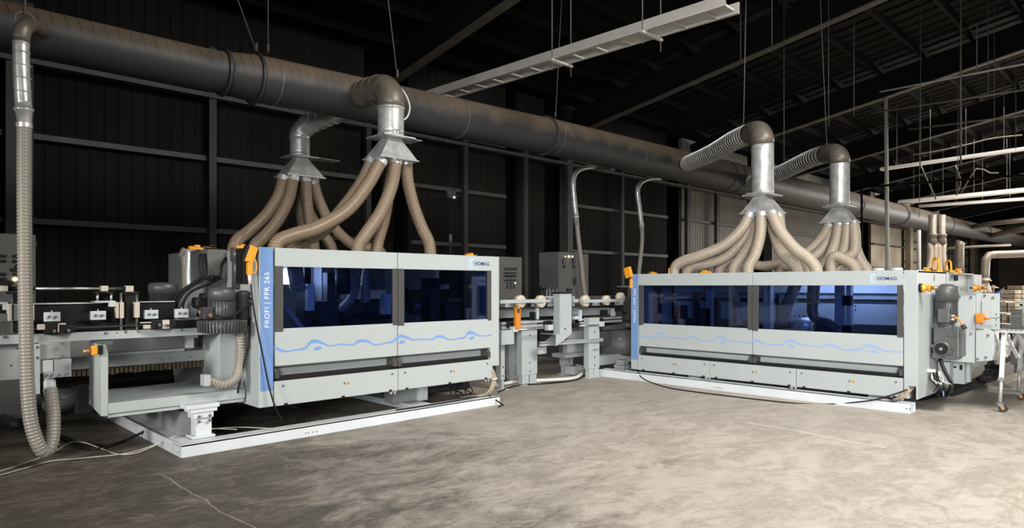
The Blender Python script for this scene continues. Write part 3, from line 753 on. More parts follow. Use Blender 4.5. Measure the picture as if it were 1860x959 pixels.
def wave(t, pts, X=None, Y=None, th=.02):              # blue ribbon painted across the doors
    m = MB(); W = []
    for (u, v, w_) in pts:
        W.append((at(u, v, X=X) if X else at(u, v, Y=Y), w_*th))
    P3 = [a for a, _ in W]; 
    dense = []
    for i in range(len(W)-1):
        p0 = W[max(i-1, 0)]; p1 = W[i]; p2 = W[i+1]; p3 = W[min(i+2, len(W)-1)]
        for k in range(8):
            s = k/8
            c = .5*((2*p1[0])+(p2[0]-p0[0])*s+(2*p0[0]-5*p1[0]+4*p2[0]-p3[0])*s*s+(3*p1[0]-p0[0]-3*p2[0]+p3[0])*s**3)
            dense.append((c, p1[1]+(p2[1]-p1[1])*s))
    dense.append(W[-1]); pr = None; off = Vector((-.0015, 0, 0)) if X else Vector((0, -.0015, 0))
    for c, h in dense:
        a = m.bm.verts.new(c+off+Vector((0, 0, h))); b = m.bm.verts.new(c+off-Vector((0, 0, h)))
        if pr: m.bm.faces.new([pr[0], pr[1], b, a])
        pr = (a, b)
    return m
def blobs(m, lst, X=None, Y=None):
    for (u, v) in lst:
        c = at(u, v, X=X) if X else at(u, v, Y=Y)
        e = Vector((0, 1, 0)) if X else Vector((1, 0, 0)); off = Vector((-.0015, 0, 0)) if X else Vector((0, -.0015, 0))
        vs_ = [m.bm.verts.new(c+off+e*.048*math.cos(a)*(1 if True else 1)+Vector((0, 0, .02*math.sin(a)+.006*math.cos(a)))) for a in [k*2*PI/20 for k in range(20)]]
        m.bm.faces.new(vs_)

M1 = (2.92, 6.7, 0)
t1, z1 = machine('left white panel machine with two dark blue windows and a front blue column', M1, 0, 3.35, .352, 1.643, 2.6, [.165, 1.69, 3.205], [.155, 1.69, 3.205], 'PROFI | FPR 265')
q = lambda a: [(440+x/2.82, 420+y/2.82, w_) for x, y, w_ in a]
w1 = q([(165,595,1.1),(190,607,1.1),(225,616,.7),(270,608,.6),(310,603,.9),(330,592,1.4),(350,568,1.5),(380,563,1.5),(412,573,1.1),(450,587,.5),(510,578,.6),(565,583,.6),(585,568,1.2),(612,560,1.3),(645,565,1.1),(680,582,.6),(735,573,.6),(770,565,1.1),(790,547,1.6),(820,537,1.4),(850,547,1),(880,556,.6),(930,552,.6),(970,554,.6),(990,543,1),(1015,538,1.2),(1040,546,.9),(1062,556,.5),(1110,549,.6),(1138,545,.9),(1155,522,1.6),(1180,520,1.4),(1205,532,.9),(1225,537,.5),(1277,531,.6)])
m = wave(t1, w1, Y=6.7, th=.0135); blobs(m, [(440+386/2.82, 420+600/2.82), (440+818/2.82, 420+568/2.82), (440+1176/2.82, 420+547/2.82)], Y=6.7)
m.build('wave_stripe', 'wave_blue', t1)
lx = at(852, 480, Y=6.7).x-2.92; lz = at(852, 487.5, Y=6.7).z
logo(t1, lx, lz, .64)

M2 = (9.45, 6.80, 0)
t2, z2 = machine('long white panel machine on the right with three lower cover panels', M2, -PI/2, 4.33, .18, 1.617, 2.95, [.155, 2.17, 4.17], [.15, 1.48, 2.82, 4.17], 'PROFI | FPR 265')
q = lambda a: [(1120+x/2.997, 460+y/2.997, w_) for x, y, w_ in a]
w2 = q([(122,444,.9),(150,457,.8),(212,456,.9),(225,440,1.5),(242,435,1.3),(262,443,1.1),(285,458,.6),(350,462,.6),(378,466,.6),(392,457,.9),(412,453,1),(430,458,.9),(460,478,.6),(535,475,.7),(548,460,1.4),(565,454,1.3),(590,465,1.0),(620,479,.6),(680,482,.6),(722,488,.6),(740,479,1.1),(765,475,1.3),(790,484,1),(820,497,.6),(900,497,.8),(918,480,1.5),(940,473,1.3),(970,482,1.1),(1010,499,.6),(1060,504,.5),(1112,511,.6),(1140,502,1),(1170,499,1.2),(1200,507,1),(1240,526,.6),(1325,523,.9),(1345,508,1.5),(1375,500,1.3),(1410,510,1.1),(1460,531,.6),(1520,535,.6),(1560,537,.6)])
m = wave(t2, w2, X=9.45, th=.0135); blobs(m, [(1120+a/2.997, 460+b/2.997) for a, b in ((250,464),(578,484),(955,506),(1400,536))], X=9.45)
m.build('wave_stripe', 'wave_pale', t2)
pl_ = at(1581, 514, X=9.45); logo(t2, 6.80-pl_.y, pl_.z, .56)

# ---- inside the left machine
def L1(x, y, z): return (M1[0]+x, M1[1]+y, z)
B1 = lambda n, mt, mb, bv=0: mb.build(n, mt, t1, bv)
m = MB(); m.box(3.09, 3.2, 7.62, 7.9, .6, 1.95); m.box(4.05, 4.3, 7.5, 7.7, .6, 1.95); m.box(5.1, 5.25, 7.45, 7.7, .6, 1.95); B1('inner_column', 'machine_grey', m)
m = MB(); m.cyl((4.0, 7.45, 1.30), (5.05, 7.45, 1.30), .13, seg=24); m.cyl((5.3, 7.4, 1.32), (5.9, 7.4, 1.32), .1, seg=24); B1('spindle_motor', 'motor_grey', m)
m = MB(); m.box(3.75, 4.0, 7.0, 7.3, 1.0, 1.42); m.box(3.85, 3.95, 7.0, 7.1, 1.42, 1.75); m.box(3.62, 3.70, 7.1, 7.3, 1.1, 1.9); m.box(4.2, 4.35, 7.05, 7.3, .9, 1.2); m.cyl((4.1, 7.1, 1.5), (4.1, 7.1, 1.9), .09); m.box(5.4, 5.55, 7.1, 7.3, 1.0, 1.7); m.box(5.7, 5.95, 7.15, 7.35, 1.0, 1.35); B1('milling_unit', 'dark_steel', m)
m = MB(); m.box(4.62, 4.72, 7.0, 7.1, 1.25, 1.5); m.box(3.60, 3.68, 6.98, 7.05, 1.32, 1.62); B1('white_valve_block', 'white_block', m)
m = MB(); m.beam(L1(.35, .3, 1.45), L1(.75, .3, .95), .07, .05); B1('slanted_bar', 'machine_grey', m)
m = MB(); hose(m, [(3.17, 6.95, 1.97), (3.2, 6.95, 1.6), (3.2, 6.97, 1.35)], .085, .03, 16, .1); hose(m, [(3.42, 7.0, 1.97), (3.47, 7.0, 1.7), (3.52, 7.05, 1.55)], .085, .03, 16, .1); B1('inner_hose', 'hose_grey', m)
m = MB(); hose(m, [(4.1, 7.1, 1.97), (4.2, 7.1, 1.75), (4.28, 7.15, 1.5), (4.2, 7.3, 1.3)], .06, .03, 14, .1); hose(m, [(4.5, 7.1, 1.97), (4.42, 7.1, 1.7), (4.45, 7.15, 1.4)], .06, .03, 14, .1); B1('inner_hose', 'hose_grey', m)
m = MB(); m.box(3.0, 6.2, 7.9, 7.95, .4, 1.25); m.box(3.0, 6.2, 7.7, 7.8, 1.55, 1.62); m.box(3.0, 6.2, 7.3, 7.9, .8, .88); B1('inner_beam', 'machine_grey', m)
m = MB(); m.box(3.32, 3.80, 7.75, 7.77, 1.62, 1.80); B1('interior_fill', 'interior_fill', m)  # added glowing plate that brightens the upper left of the interior
# ---- inside the right machine
B2 = lambda n, mt, mb, bv=0: mb.build(n, mt, t2, bv)
X2w = 9.45
def px2(u, dx): return at(u, 520, X=X2w+dx).y
m = MB(); m.box(X2w+1.18, X2w+1.30, 2.60, 6.7, 1.03, 1.33); m.box(X2w+1.22, X2w+1.30, 2.60, 6.7, 1.39, 1.49); B2('inner_beam', 'machine_white', m)
m = MB(); m.box(X2w+1.16, X2w+1.20, 2.60, 6.7, 1.49, 1.745); B2('inner_top_panel', 'frame_white', m)
m = MB(); m.box(X2w+1.20, X2w+1.26, 2.60, 6.7, 1.33, 1.39); m.box(X2w+1.10, X2w+1.22, 2.60, 6.7, .6, 1.02); B2('dark_rail', 'dark_steel', m)
m = MB(); m.box(X2w+1.12, X2w+1.15, 2.60, 6.7, 1.445, 1.457); B2('bright_rail', 'steel', m)
m = MB()
for u, w_ in ((1395, .12), (1527, .13), (1210, .12), (1290, .1)): y = px2(u, .55); m.box(X2w+.5, X2w+.62, y-w_/2, y+w_/2, .5, 1.74)
B2('inner_column', 'machine_grey', m)
m = MB()
y = px2(1546, .55); m.box(X2w+.45, X2w+.55, y-.03, y+.03, .5, 1.74); B2('inner_column', 'machine_white', m)
m = MB()
for v in (546, 600): c = at(1540, v, X=X2w+.42); m.box(c.x-.03, c.x+.05, c.y-.05, c.y+.06, c.z-.07, c.z+.07)
for u, v in ((1548, 556), (1554, 556), (1548, 563), (1554, 563)): c = at(u, v, X=X2w+1.175); m.cyl(c, c-Vector((.01, 0, 0)), .012, seg=8)
for u in (1443, 1452, 1462, 1470): c = at(u, 574, X=X2w+1.175); m.cyl(c, c-Vector((.01, 0, 0)), .014, seg=8)
B2('black_fitting', 'black_plastic', m)
def h2p(pts, dx): return [at(a, b, X=X2w+dx) for a, b in pts]
m = MB(); hose(m, h2p([(1447, 512), (1438, 535), (1428, 560), (1420, 590)], .38), .085, .03, 16, .1); hose(m, h2p([(1479, 512), (1477, 540), (1476, 552)], .45), .085, .03, 16, .1); B2('inner_hose', 'hose_tan', m)
m = MB(); hose(m, h2p([(1330, 515), (1338, 550), (1342, 590)], .35), .06, .03, 14, .1); B2('inner_hose', 'hose_tan', m)
m = MB(); m.rings(spline(h2p([(1476, 552), (1476, 568), (1484, 580), (1500, 585), (1520, 600)], .45), .03), .075, 16); B2('rubber_elbow', 'motor_grey', m)
m = MB(); a = at(1440, 590, X=X2w+.6); b = at(1478, 590, X=X2w+.6); m.cyl(a, b, .11, seg=20); B2('spindle_motor', 'alu', m)
m = MB(); 
for (u, v0, v1, dx, w_) in ((1412, 535, 600, .4, .05), (1424, 570, 605, .45, .12), (1300, 540, 600, .4, .05), (1235, 555, 600, .4, .15), (1262, 530, 600, .5, .06), (1280, 560, 600, .5, .2), (1490, 590, 615, .4, .2), (1190, 540, 600, .5, .1)):
    a = at(u, v0, X=X2w+dx); b = at(u, v1, X=X2w+dx); m.box(a.x, a.x+.12, a.y-w_/2, a.y+w_/2, b.z, a.z)
B2('milling_unit', 'dark_steel', m)
m = MB(); m.box(X2w+.75, X2w+.78, 2.75, 4.3, 1.745, 1.765); B2('interior_fill', 'interior_fill_bright', m)  # added glowing strip that lights the right window's interior, no known fixture
# roof fittings of both machines
def latch(label, c, s=1.0, rz=0, group='orange pneumatic fittings on the machine roofs'):
    t = thing('slide_gate_valve', label, 'valve', c, rz, group)
    m = MB(); m.box(-.10*s, .10*s, -.04*s, .04*s, 0, .03*s); m.box(-.03*s, .03*s, -.03*s, .03*s, .03*s, .06*s); m.build('valve_body', 'orange', t, .003, local=True)
    m = MB(); m.cyl((-.10*s, 0, .03*s), (.02*s, 0, .03*s), .016*s, seg=10); m.build('air_cylinder', 'orange_dark', t, local=True)
    m = MB(); m.box(.06*s, .09*s, -.05*s, .05*s, .0, .05*s); m.build('clamp_block', 'dark_steel', t, local=True); return t
def dring(label, c, s=1.0, rz=0):
    t = thing('lifting_eye', label, 'lifting eye', c, rz, 'orange lifting eyes on the right machine roof')
    m = MB(); m.rings(spline([(-.06*s, 0, 0), (-.06*s, 0, .12*s), (-.03*s, 0, .16*s), (.03*s, 0, .16*s), (.06*s, 0, .12*s), (.06*s, 0, 0)], .02), .014*s, 10); m.build('eye_loop', 'orange', t, local=True)
    m = MB(); m.box(-.09*s, .09*s, -.03*s, .03*s, 0, .03*s); m.build('base', 'orange', t, local=True); return t
Z1, Z2 = 1.985, 1.787
latch('orange fitting on the roof near the right end of the left machine', at(855, 465, Y=6.85)*1, .9).location.z = Z1
def on(u, X, z): p = at(u, 500, X=X); p.z = z; return p
latch('small orange fitting left of the hoses on the right machine roof', on(1185, 9.6, Z2), .8, PI/2)
latch('orange fitting between hoses on the right machine roof', on(1280, 9.65, Z2), 1, PI/2)
dring('thin upright orange lifting eye at the left end of the right machine', on(1215, 9.6, Z2), .6, .5)
dring('larger of the two orange lifting eyes at the right end of the right machine', on(1700, 10.6, Z2), 1.15, .7)
dring('smaller of the two orange lifting eyes at the right end of the right machine', on(1723, 11.0, Z2), 1, .7)
latch('orange fitting left of the lifting eyes at the machine corner', on(1683, 10.3, Z2), 1, .0)
latch('orange fitting right of the lifting eyes at the machine corner', on(1741, 11.6, Z2), 1.1, .0)
for u, lab in ((1595, 'left of two white round stubs beside the logo on the machine roof'), (1628, 'right of two white round stubs beside the white pole')):
    c = on(u, 9.75, Z2); m = MB(); m.lathe(c, (0, 0, 1), [(0, .075), (.045, .075), (.05, .06)]); tag(m.build('duct_stub', 'machine_white'), lab, 'pipe stub')

# ------------------------------------------------------------------ base frames on the floor
t = thing('base_frame', 'low white steel frame on the floor in front of the left machine', 'frame', (2.14, 6.6, 0))
m = MB(); m.box(2.14, 6.19, 6.60, 6.608, 0, .117); m.box(2.14, 6.19, 6.608, 6.84, .095, .103); m.box(2.14, 6.19, 6.83, 6.838, 0, .095); m.box(2.14, 6.19, 6.6, 6.612, .1, .119); m.build('front_rail', 'frame_white', t, .002)
m = MB(); m.box(2.14, 2.148, 6.612, 9.5, 0, .115); m.box(2.148, 2.42, 6.84, 9.5, .088, .096); m.build('side_rail', 'frame_white', t)
m = MB(); m.box(5.0, 5.25, 6.84, 9.4, .02, .095); m.build('cross_rail', 'frame_white', t)
m = MB()
for u, v in ((1030/3.196, 600+705/3.196), (1038/3.196, 600+707/3.196)): c = at(u, v, X=2.14); m.cyl(c, c-Vector((.002, 0, 0)), .005, seg=8)
for u, v in ((560, 786), (568, 785), (575, 784), (897, 733), (901, 732.5), (555, 787)): c = at(u, v, Y=6.6); m.cyl(c, c-Vector((0, .002, 0)), .006, seg=8)
m.build('bolt_holes', 'shadow_gap', t)
p = at(366, 792, Z=.11)
t = thing('support_foot', 'stepped white support block on the left end of the floor frame', 'support', p)
m = MB(); m.box(p.x-.11, p.x+.11, p.y-.07, p.y+.12, .104, .125); m.box(p.x-.07, p.x+.08, p.y-.05, p.y+.09, .125, .36); m.build('block', 'frame_white', t, .003)
m = MB(); m.box(p.x-.10, p.x+.09, p.y-.075, p.y+.09, .30, .36); m.box(p.x-.13, p.x+.12, p.y-.09, p.y+.1, .36, .40); m.box(p.x-.17, p.x+.14, p.y-.1, p.y+.12, .40, .44); m.build('clamp_plate', 'frame_white', t, .003)
m = MB()
for dx in (-.05, .05):
    for z in (.32, .27): m.cyl((p.x+dx, p.y-.07, z), (p.x+dx, p.y-.09, z), .014, seg=8)
m.build('bolt', 'bolt_steel', t)
m = MB(); m.beam((p.x-.05, p.y+.2, .22), (p.x-.05, p.y+1.9, .22), .16, .24); m.build('cross_beam', 'machine_grey', t)
p = at(765, 712, Z=.2); p = Vector((5.05, 7.2, .1))
t = thing('support_foot', 'grey support block beneath the right half of the left machine', 'support', p)
m = MB(); m.box(4.85, 5.35, 7.15, 7.35, .104, .36); m.build('block', 'machine_grey', t, .003)
m = MB(); m.box(5.22, 5.36, 7.1, 7.4, .1, .37); m.build('end_plate', 'frame_white', t, .003)

t = thing('base_frame', 'long low white steel frame on the floor along the right machine', 'frame', (9.41, 2.54, 0))
m = MB(); m.box(9.40, 9.408, 2.54, 7.55, .0, .118); m.box(9.408, 9.66, 2.75, 7.55, .095, .103); m.box(9.408, 9.62, 2.54, 7.5, .0, .008); m.box(9.62, 9.628, 2.54, 7.5, 0, .118); m.build('front_rail', 'frame_white', t, .002)
m = MB()
for u, v in ((1298, 703.5), (1303, 704), (1307, 704.5), (1311, 705), (1647, 742), (1653, 743)): c = at(u, v, X=9.40); m.cyl(c, c-Vector((.002, 0, 0)), .008, seg=8)
m.build('bolt_holes', 'shadow_gap', t)
m = MB(); m.box(9.63, 12.2, 2.9, 3.1, .02, .15); m.box(9.63, 12.2, 5.6, 5.8, .02, .17); m.build('cross_rail', 'machine_grey', t)
# short black blocks under the left end
t = thing('support_foot', 'stacked grey levelling plates below the left end of the right machine', 'support', at(1128, 668, Z=.12))
p = at(1130, 672, Z=.105); m = MB(); 
for i, (a, h) in enumerate(((.22, .03), (.17, .03), (.19, .025), (.15, .03), (.13, .05))):
    z = .104+.033*i; m.box(p.x-a/2, p.x+a/2, p.y-a*.6, p.y+a*.6, z, z+h)
m.build('plate_stack', 'machine_grey', t)
# ------------------------------------------------------------------ left side: infeed conveyor in front of the left machine
YU = 7.3
t = thing('infeed_conveyor', 'grey and black panel infeed conveyor entering the left machine', 'conveyor', at(200, 690, Y=7.4))
def P4(name, mt, mb, bv=0, par=None): return mb.build(name, mt, par or t, bv)
m = MB(); rect(m, -60, 601, 470, 616, YU, .12); P4('main_beam', 'machine_white', m, .002)
m = MB()
for u, v in ((8, 612), (192, 605), (330, 599), (420, 596)): c = at(u, v, Y=YU); m.cyl(c, c-Vector((0, .01, 0)), .014, seg=10)
for u, v in ((103, 608), (122, 607), (250, 603), (212, 604), (380, 597)): c = at(u, v, Y=YU); m.cyl(c, c-Vector((0, .006, 0)), .007, seg=8)
P4('bolt', 'bolt_steel', m)
m = MB(); rect(m, -80, 612, 398, 672, 7.95, .05); P4('apron_panel', 'machine_grey', m)
m = MB(); rect(m, -80, 618, 62, 692, 7.38, .06); P4('side_panel', 'machine_grey', m, .003)
m = MB(); c = at(32, 633, Y=7.38); 
for u, v in ((32, 633), (20, 664)): c = at(u, v, Y=7.38); m.cyl(c, c-Vector((0, .004, 0)), .007, seg=8)
P4('panel_screw', 'black_plastic', m)
m = MB(); rect(m, 62, 552, 213, 590, YU+.12, .03); rect(m, 250, 549, 318, 580, YU+.12, .03); rect(m, -60, 556, 14, 586, YU+.12, .03); P4('black_guard_plate', 'black_steel', m)
m = MB(); rect(m, 62, 549.5, 213, 552, YU+.10, .05); rect(m, 250, 547, 318, 549, YU+.10, .05); P4('guard_edge', 'alu', m)
m = MB(); rect(m, 56, 586, 372, 601, YU+.03, .08); rect(m, 320, 582, 372, 596, YU+.0, .08); P4('black_rail', 'black_steel', m)
m = MB(); bar(m, 60, 598, 300, 589, YU-.02, .02, .012); P4('flat_rail', 'dark_steel', m)
for (a, b, c_, d) in ((80, 567, 110, 584), (165, 565, 193, 581), (263, 563, 288, 579), (319, 561, 343, 577)):
    m = MB(); rect(m, a, b, c_, d, YU-.06, .05); blk = P4('clamp_block', 'white_block', m, .004)
    for f in (.3, .7):
        e = at(a+(c_-a)*f, (b+d)/2, Y=YU-.06); m = MB(); m.cyl(e, e-Vector((0, .014, 0)), .013, seg=10); m.cyl(e, e-Vector((0, .03, 0)), .006, seg=8); P4('bolt', 'bolt_steel', m, 0, blk)
    m = MB(); e = at((a+c_)/2-1, b-2, Y=YU-.04); m.cyl(e-Vector((0, 0, .02)), e+Vector((0, 0, .01)), .008, seg=8); P4('set_screw', 'bolt_steel', m, 0, blk)
m = MB(); m.cyl(at(50, 524, Y=YU), at(217, 524, Y=YU), .014, seg=12); P4('guide_rod', 'steel', m)
m = MB(); m.cyl(at(14, 525, Y=YU), at(62, 524, Y=YU), .02, seg=12); m.cyl(at(215, 524, Y=YU), at(232, 524, Y=YU), .02, seg=12); P4('rod_socket', 'black_plastic', m)
for (a, b, c_, d) in ((185, 519, 197, 529), (230, 519, 243, 530), (1, 519, 15, 529)):
    m = MB(); rect(m, a, b, c_, d, YU-.05, .08); P4('end_block', 'cream_block', m, .003)
for (a, b, c_, d) in ((55, 551, 62.5, 582), (15, 552, 22, 583), (213, 550, 216, 578), (218, 549, 225.5, 578), (246, 549, 254, 577)):
    m = MB(); rect(m, a, b, c_, d, YU-.08, .1); P4('slide_bracket', 'cream_block', m, .003)
m = MB(); rect(m, 24, 552, 36, 583, YU-.03, .1); P4('slide_bracket', 'machine_grey', m, .003)
m = MB(); rect(m, 228, 531, 246, 600, YU, .08); rect(m, 27, 530, 42, 605, YU, .08); rect(m, 180, 533, 197, 547, YU+.1, .06); P4('lift_post', 'black_steel', m, .004)
m = MB(); rect(m, 224, 529, 252, 534, YU-.02, .12); rect(m, 172, 529, 206, 533, YU-.02, .16); rect(m, 14, 530, 62, 534, YU-.02, .12); P4('top_bracket', 'black_plastic', m)
m = MB()
for u, v0, v1 in ((21, 535, 604), (56, 535, 604), (220, 532, 600), (248.5, 532, 600), (177, 533, 549), (202, 533, 549)): m.cyl(at(u, v0, Y=YU), at(u, v1, Y=YU), .012, seg=10)
P4('vertical_rod', 'steel', m)
m = MB(); rect(m, 172, 546.5, 210, 549.5, YU-.03, .14); rect(m, 199, 549, 213, 557, YU-.05, .05); rect(m, -30, 549, 14, 552, YU-.03, .14); rect(m, 6, 552, 14, 563, YU-.05, .05); P4('shelf_bracket', 'white_block', m)
m = MB(); rect(m, -40, 570, 14, 585, YU-.04, .04); P4('clamp_block', 'cabinet_grey', m)
for (a, b, c_, d) in ((82, 586, 110, 608), (108, 591, 137, 605), (275, 581, 320, 598)):
    m = MB(); rect(m, a, b, c_, d, YU-.1, .08); P4('sensor_carriage', 'black_plastic', m, .003)
m = MB(); rect(m, 106, 587, 120, 590, YU-.12, .06); rect(m, 105, 590, 107.5, 604, YU-.12, .03); rect(m, 296, 581, 308, 597, YU-.12, .03); rect(m, 69, 589, 82, 599, YU-.1, .05); rect(m, 256, 585, 275, 587, YU-.1, .04); rect(m, 262, 590, 275, 597, YU-.08, .04); P4('light_bracket', 'cream_block', m, .002)
m = MB()
for u, v in ((98, 601), (124, 600), (302, 591), (289, 590), (228, 603)): c = at(u, v, Y=YU-.12); m.cyl(c, c-Vector((0, .02, 0)), .014, seg=10)
P4('knob', 'bolt_steel', m)
m = MB(); m.cyl(at(302, 591, Y=YU-.13), at(314, 592, Y=YU-.16), .008, seg=8); P4('black_lever', 'black_plastic', m)
# lower carriage beam with its row of brown bristles
m = MB(); rect(m, 125, 642, 400, 662, 7.72, .08); P4('carriage_beam', 'machine_grey', m, .003)
m = MB(); rect(m, 195, 637, 335, 642, 7.68, .10); rect(m, 300, 598, 365, 608, 7.4, .1); rect(m, 335, 608, 360, 614, 7.45, .08); rect(m, 340, 612, 352, 632, 7.5, .08); rect(m, 170, 618, 205, 626, 7.4, .1); P4('step_plate', 'machine_white', m, .002)
m = MB()
for u, v in ((250, 655), (293, 652), (308, 650), (345, 648), (378, 646), (212, 640), (235, 640)): c = at(u, v, Y=7.71); m.cyl(c, c-Vector((0, .008, 0)), .01, seg=8)
P4('bolt', 'bolt_steel', m)
m = MB(); x0 = at(130, 660, Y=7.76).x; x1 = at(398, 660, Y=7.76).x; n = 34
zb = at(260, 664, Y=7.74).z
for i in range(n):
    x = x0+(x1-x0)*i/n; m.box(x+.004, x+(x1-x0)/n-.008, 7.74+.012*random.random(), 7.78, zb-.055-.015*random.random(), zb+.01)
P4('bristle_strip', 'bristle', m)
# long shallow tray and upright end plate with chamfered top
m = MB(); zt_ = at(240, 735, Y=7.0).z; x0 = at(197, 700, Y=7.0).x; x1 = 2.90
m.box(x0, x1, 7.0, 7.008, zt_-.06, zt_+.035); m.box(x0, x1, 7.008, 8.0, zt_+.012, zt_+.03); m.box(x0, x1, 7.02, 7.03, zt_-.1, zt_-.05); P4('tray', 'machine_white', m, .002)
m = MB()
for u, v in ((228, 746), (321, 735), (402, 726)): c = at(u, v, Y=7.02); m.cyl(c, c-Vector((0, .012, 0)), .012, seg=8)
P4('bolt', 'bolt_steel', m)
p0 = at(180, 757, Y=7.0); p1 = at(197, 626, Y=7.0); zb = p0.z-.0; ztp = p1.z
m = MB(); m.box(at(184, 700, Y=7.0).x, at(196.5, 700, Y=7.0).x, 7.0, 7.01, zb, ztp-.08)
xa, xb = at(184, 700, Y=7.0).x, at(196.5, 700, Y=7.0).x
m.prism([(xa, 7.0, ztp-.08), (xb, 7.0, ztp-.08), (xb-.02, 7.0, ztp), (xa, 7.0, ztp)], (0, .01, 0))
m.prism([(xa, 7.01, zb), (xa, 7.45, zb+.06), (xa, 7.45, ztp), (xa, 7.01, ztp)], (.012, 0, 0)); ep = P4('end_plate', 'machine_white', m, .002)
m = MB(); rect(m, 165, 737, 172, 748, 7.38, .02); P4('plate_fitting', 'black_plastic', m, 0, ep)
# box, bracket and spout where the looped hose ends
m = MB(); rect(m, 72, 621, 128, 651, 7.25, .2); P4('terminal_box', 'machine_grey', m, .004)
m = MB(); rect(m, 63, 625, 73, 716, 7.22, .05); P4('upright_bar', 'machine_white', m, .003)
m = MB(); rect(m, 98, 652, 130, 685, 7.2, .12); P4('cover_box', 'machine_white', m, .004)
m = MB(); rect(m, 79, 655, 96.5, 676, 7.2, .1); rect(m, 81, 676, 97, 690, 7.22, .08); P4('suction_spout', 'frame_white', m, .006)
m = MB(); rect(m, 80, 676, 99, 687, 7.19, .02); P4('spout_bracket', 'machine_white', m, .002)
m = MB()
for u, v in ((84, 682), (95, 681), (108, 681), (122, 679), (113, 624), (113, 647), (68, 631), (68, 650)): c = at(u, v, Y=7.18); m.cyl(c, c-Vector((0, .012, 0)), .013, seg=8)
P4('bolt', 'bolt_steel', m)
c = at(172, 636, Y=6.98)
o = thing('air_coupling', 'orange air coupling with a brass nut on the chamfered end plate', 'coupling', c)
m = MB(); m.box(c.x-.03, c.x+.02, c.y-.04, c.y+.03, c.z-.045, c.z+.045); m.build('body', 'orange', o, .012)
m = MB(); m.cyl((c.x-.09, c.y, c.z-.005), (c.x-.03, c.y, c.z-.005), .024, seg=12); m.build('brass_nut', 'brass', o)
m = MB(); m.box(c.x+.02, c.x+.06, c.y-.03, c.y+.05, c.z-.04, c.z+.04); m.build('socket', 'black_plastic', o)
c = at(128, 725, Y=7.6)
o = thing('drive_motor', 'dark drive motor low under the infeed conveyor', 'motor', c)
m = MB(); m.lathe((c.x-.22, c.y, c.z), (1, 0, 0), [(0, .07), (.03, .11), (.25, .11), (.27, .09), (.3, .09)], 20); m.build('motor_body', 'motor_grey', o)
m = MB(); m.box(c.x+.02, c.x+.16, c.y-.12, c.y+.1, c.z-.14, c.z+.12); m.build('gear_case', 'black_plastic', o, .01)
# ---- grey end housing of the left machine and its guards (parts of the machine)
m = MB(); m.box(2.72, 2.92, 7.55, 8.1, 1.45, 2.0); m.box(2.72, 2.92, 8.25, 8.85, 1.40, 1.99); m.box(2.78, 2.9, 7.2, 9.0, 1.25, 1.5); B1('end_housing', 'cabinet_grey', m, .006)
m = MB(); m.rings(spline([(2.76, 8.18, 2.02), (2.76, 8.18, 1.9), (2.74, 8.15, 1.7), (2.74, 8.1, 1.5)], .05), .06, 16); B1('metal_chute', 'alu', m)
m = MB(); rect(m, 399, 598, 440, 712, 7.3, .5); B1('lower_side_panel', 'machine_white', m, .004)
m = MB(); m.box(2.90, 2.93, 7.15, 9.2, .352, 1.3); B1('side_panel', 'machine_grey', m)
m = MB(); m.box(2.925, 2.935, 7.15, 9.28, 1.3, 1.96); B1('inner_side_panel', 'machine_grey', m)
m = MB(); rect(m, 442, 452, 471, 515, 6.95, .2); B1('black_box', 'black_plastic', m, .004)
m = MB()
cv = spline([at(405, 508, Y=7.7), at(378, 513, Y=7.7), at(352, 527, Y=7.7), at(334, 548, Y=7.7), at(326, 575, Y=7.7)], .04)
lower = [at(405, 585, Y=7.7)]
m.prism(cv+[at(352, 582, Y=7.7), at(362, 560, Y=7.7), at(380, 548, Y=7.7), at(405, 545, Y=7.7)], (0, .4, 0)); B1('curved_guard', 'machine_white', m)
m = MB(); rect(m, 355, 540, 380, 560, 7.5, .15); rect(m, 368, 532, 382, 545, 7.45, .15); B1('drive_wheel_guard', 'black_plastic', m, .03)
m = MB(); hose(m, [at(329, 458, Y=8.3), at(336, 462, Y=8.3), at(340, 480, Y=8.3), at(341, 525, Y=8.3)], .06, .03, 14, .1); B1('grey_hose', 'hose_grey', m)
m = MB(); rect(m, 440, 615, 471, 634, 6.9, .01); B1('name_plate', 'strap_grey', m)
m = MB(); m.cyl(at(432, 450, Y=7.25), at(432, 475, Y=7.25), .075, seg=20); m.cyl(at(432, 455, Y=7.25), at(432, 525, Y=7.25), .06, seg=20); B1('black_pipe', 'motor_grey', m)
m = MB()
for u in (357, 364): cable(m, [at(u+8, 462, Y=7.6), at(u+6, 478, Y=7.55), at(u+8, 503, Y=7.5), at(u-15, 520, Y=7.5), at(u-35, 535, Y=7.5), at(u-45, 552, Y=7.5)], .016)
cable(m, [at(411, 468, Y=7.55), at(402, 482, Y=7.5), at(398, 502, Y=7.5), at(380, 515, Y=7.5), at(350, 528, Y=7.5), at(335, 545, Y=7.5), at(330, 570, Y=7.5)], .014)
m.cyl(at(382, 505, Y=7.48), at(388, 505, Y=7.48), .03); m.beam(at(368, 506, Y=7.5), at(400, 504, Y=7.5), .03, .04)
B1('cable_loom', 'cable_black', m)
for u, lab in ((358, 'orange fitting on the grey housing, left of the blower'), (390, 'orange fitting group in the middle of the grey housing roof'), (405, 'orange fitting beside the ribbed hose end on the grey housing')):
    c = at(u, 460, Y=7.8); c.z = 2.0; c.x = max(min(c.x, 2.86), 2.6); latch(lab, c, .9, 0)
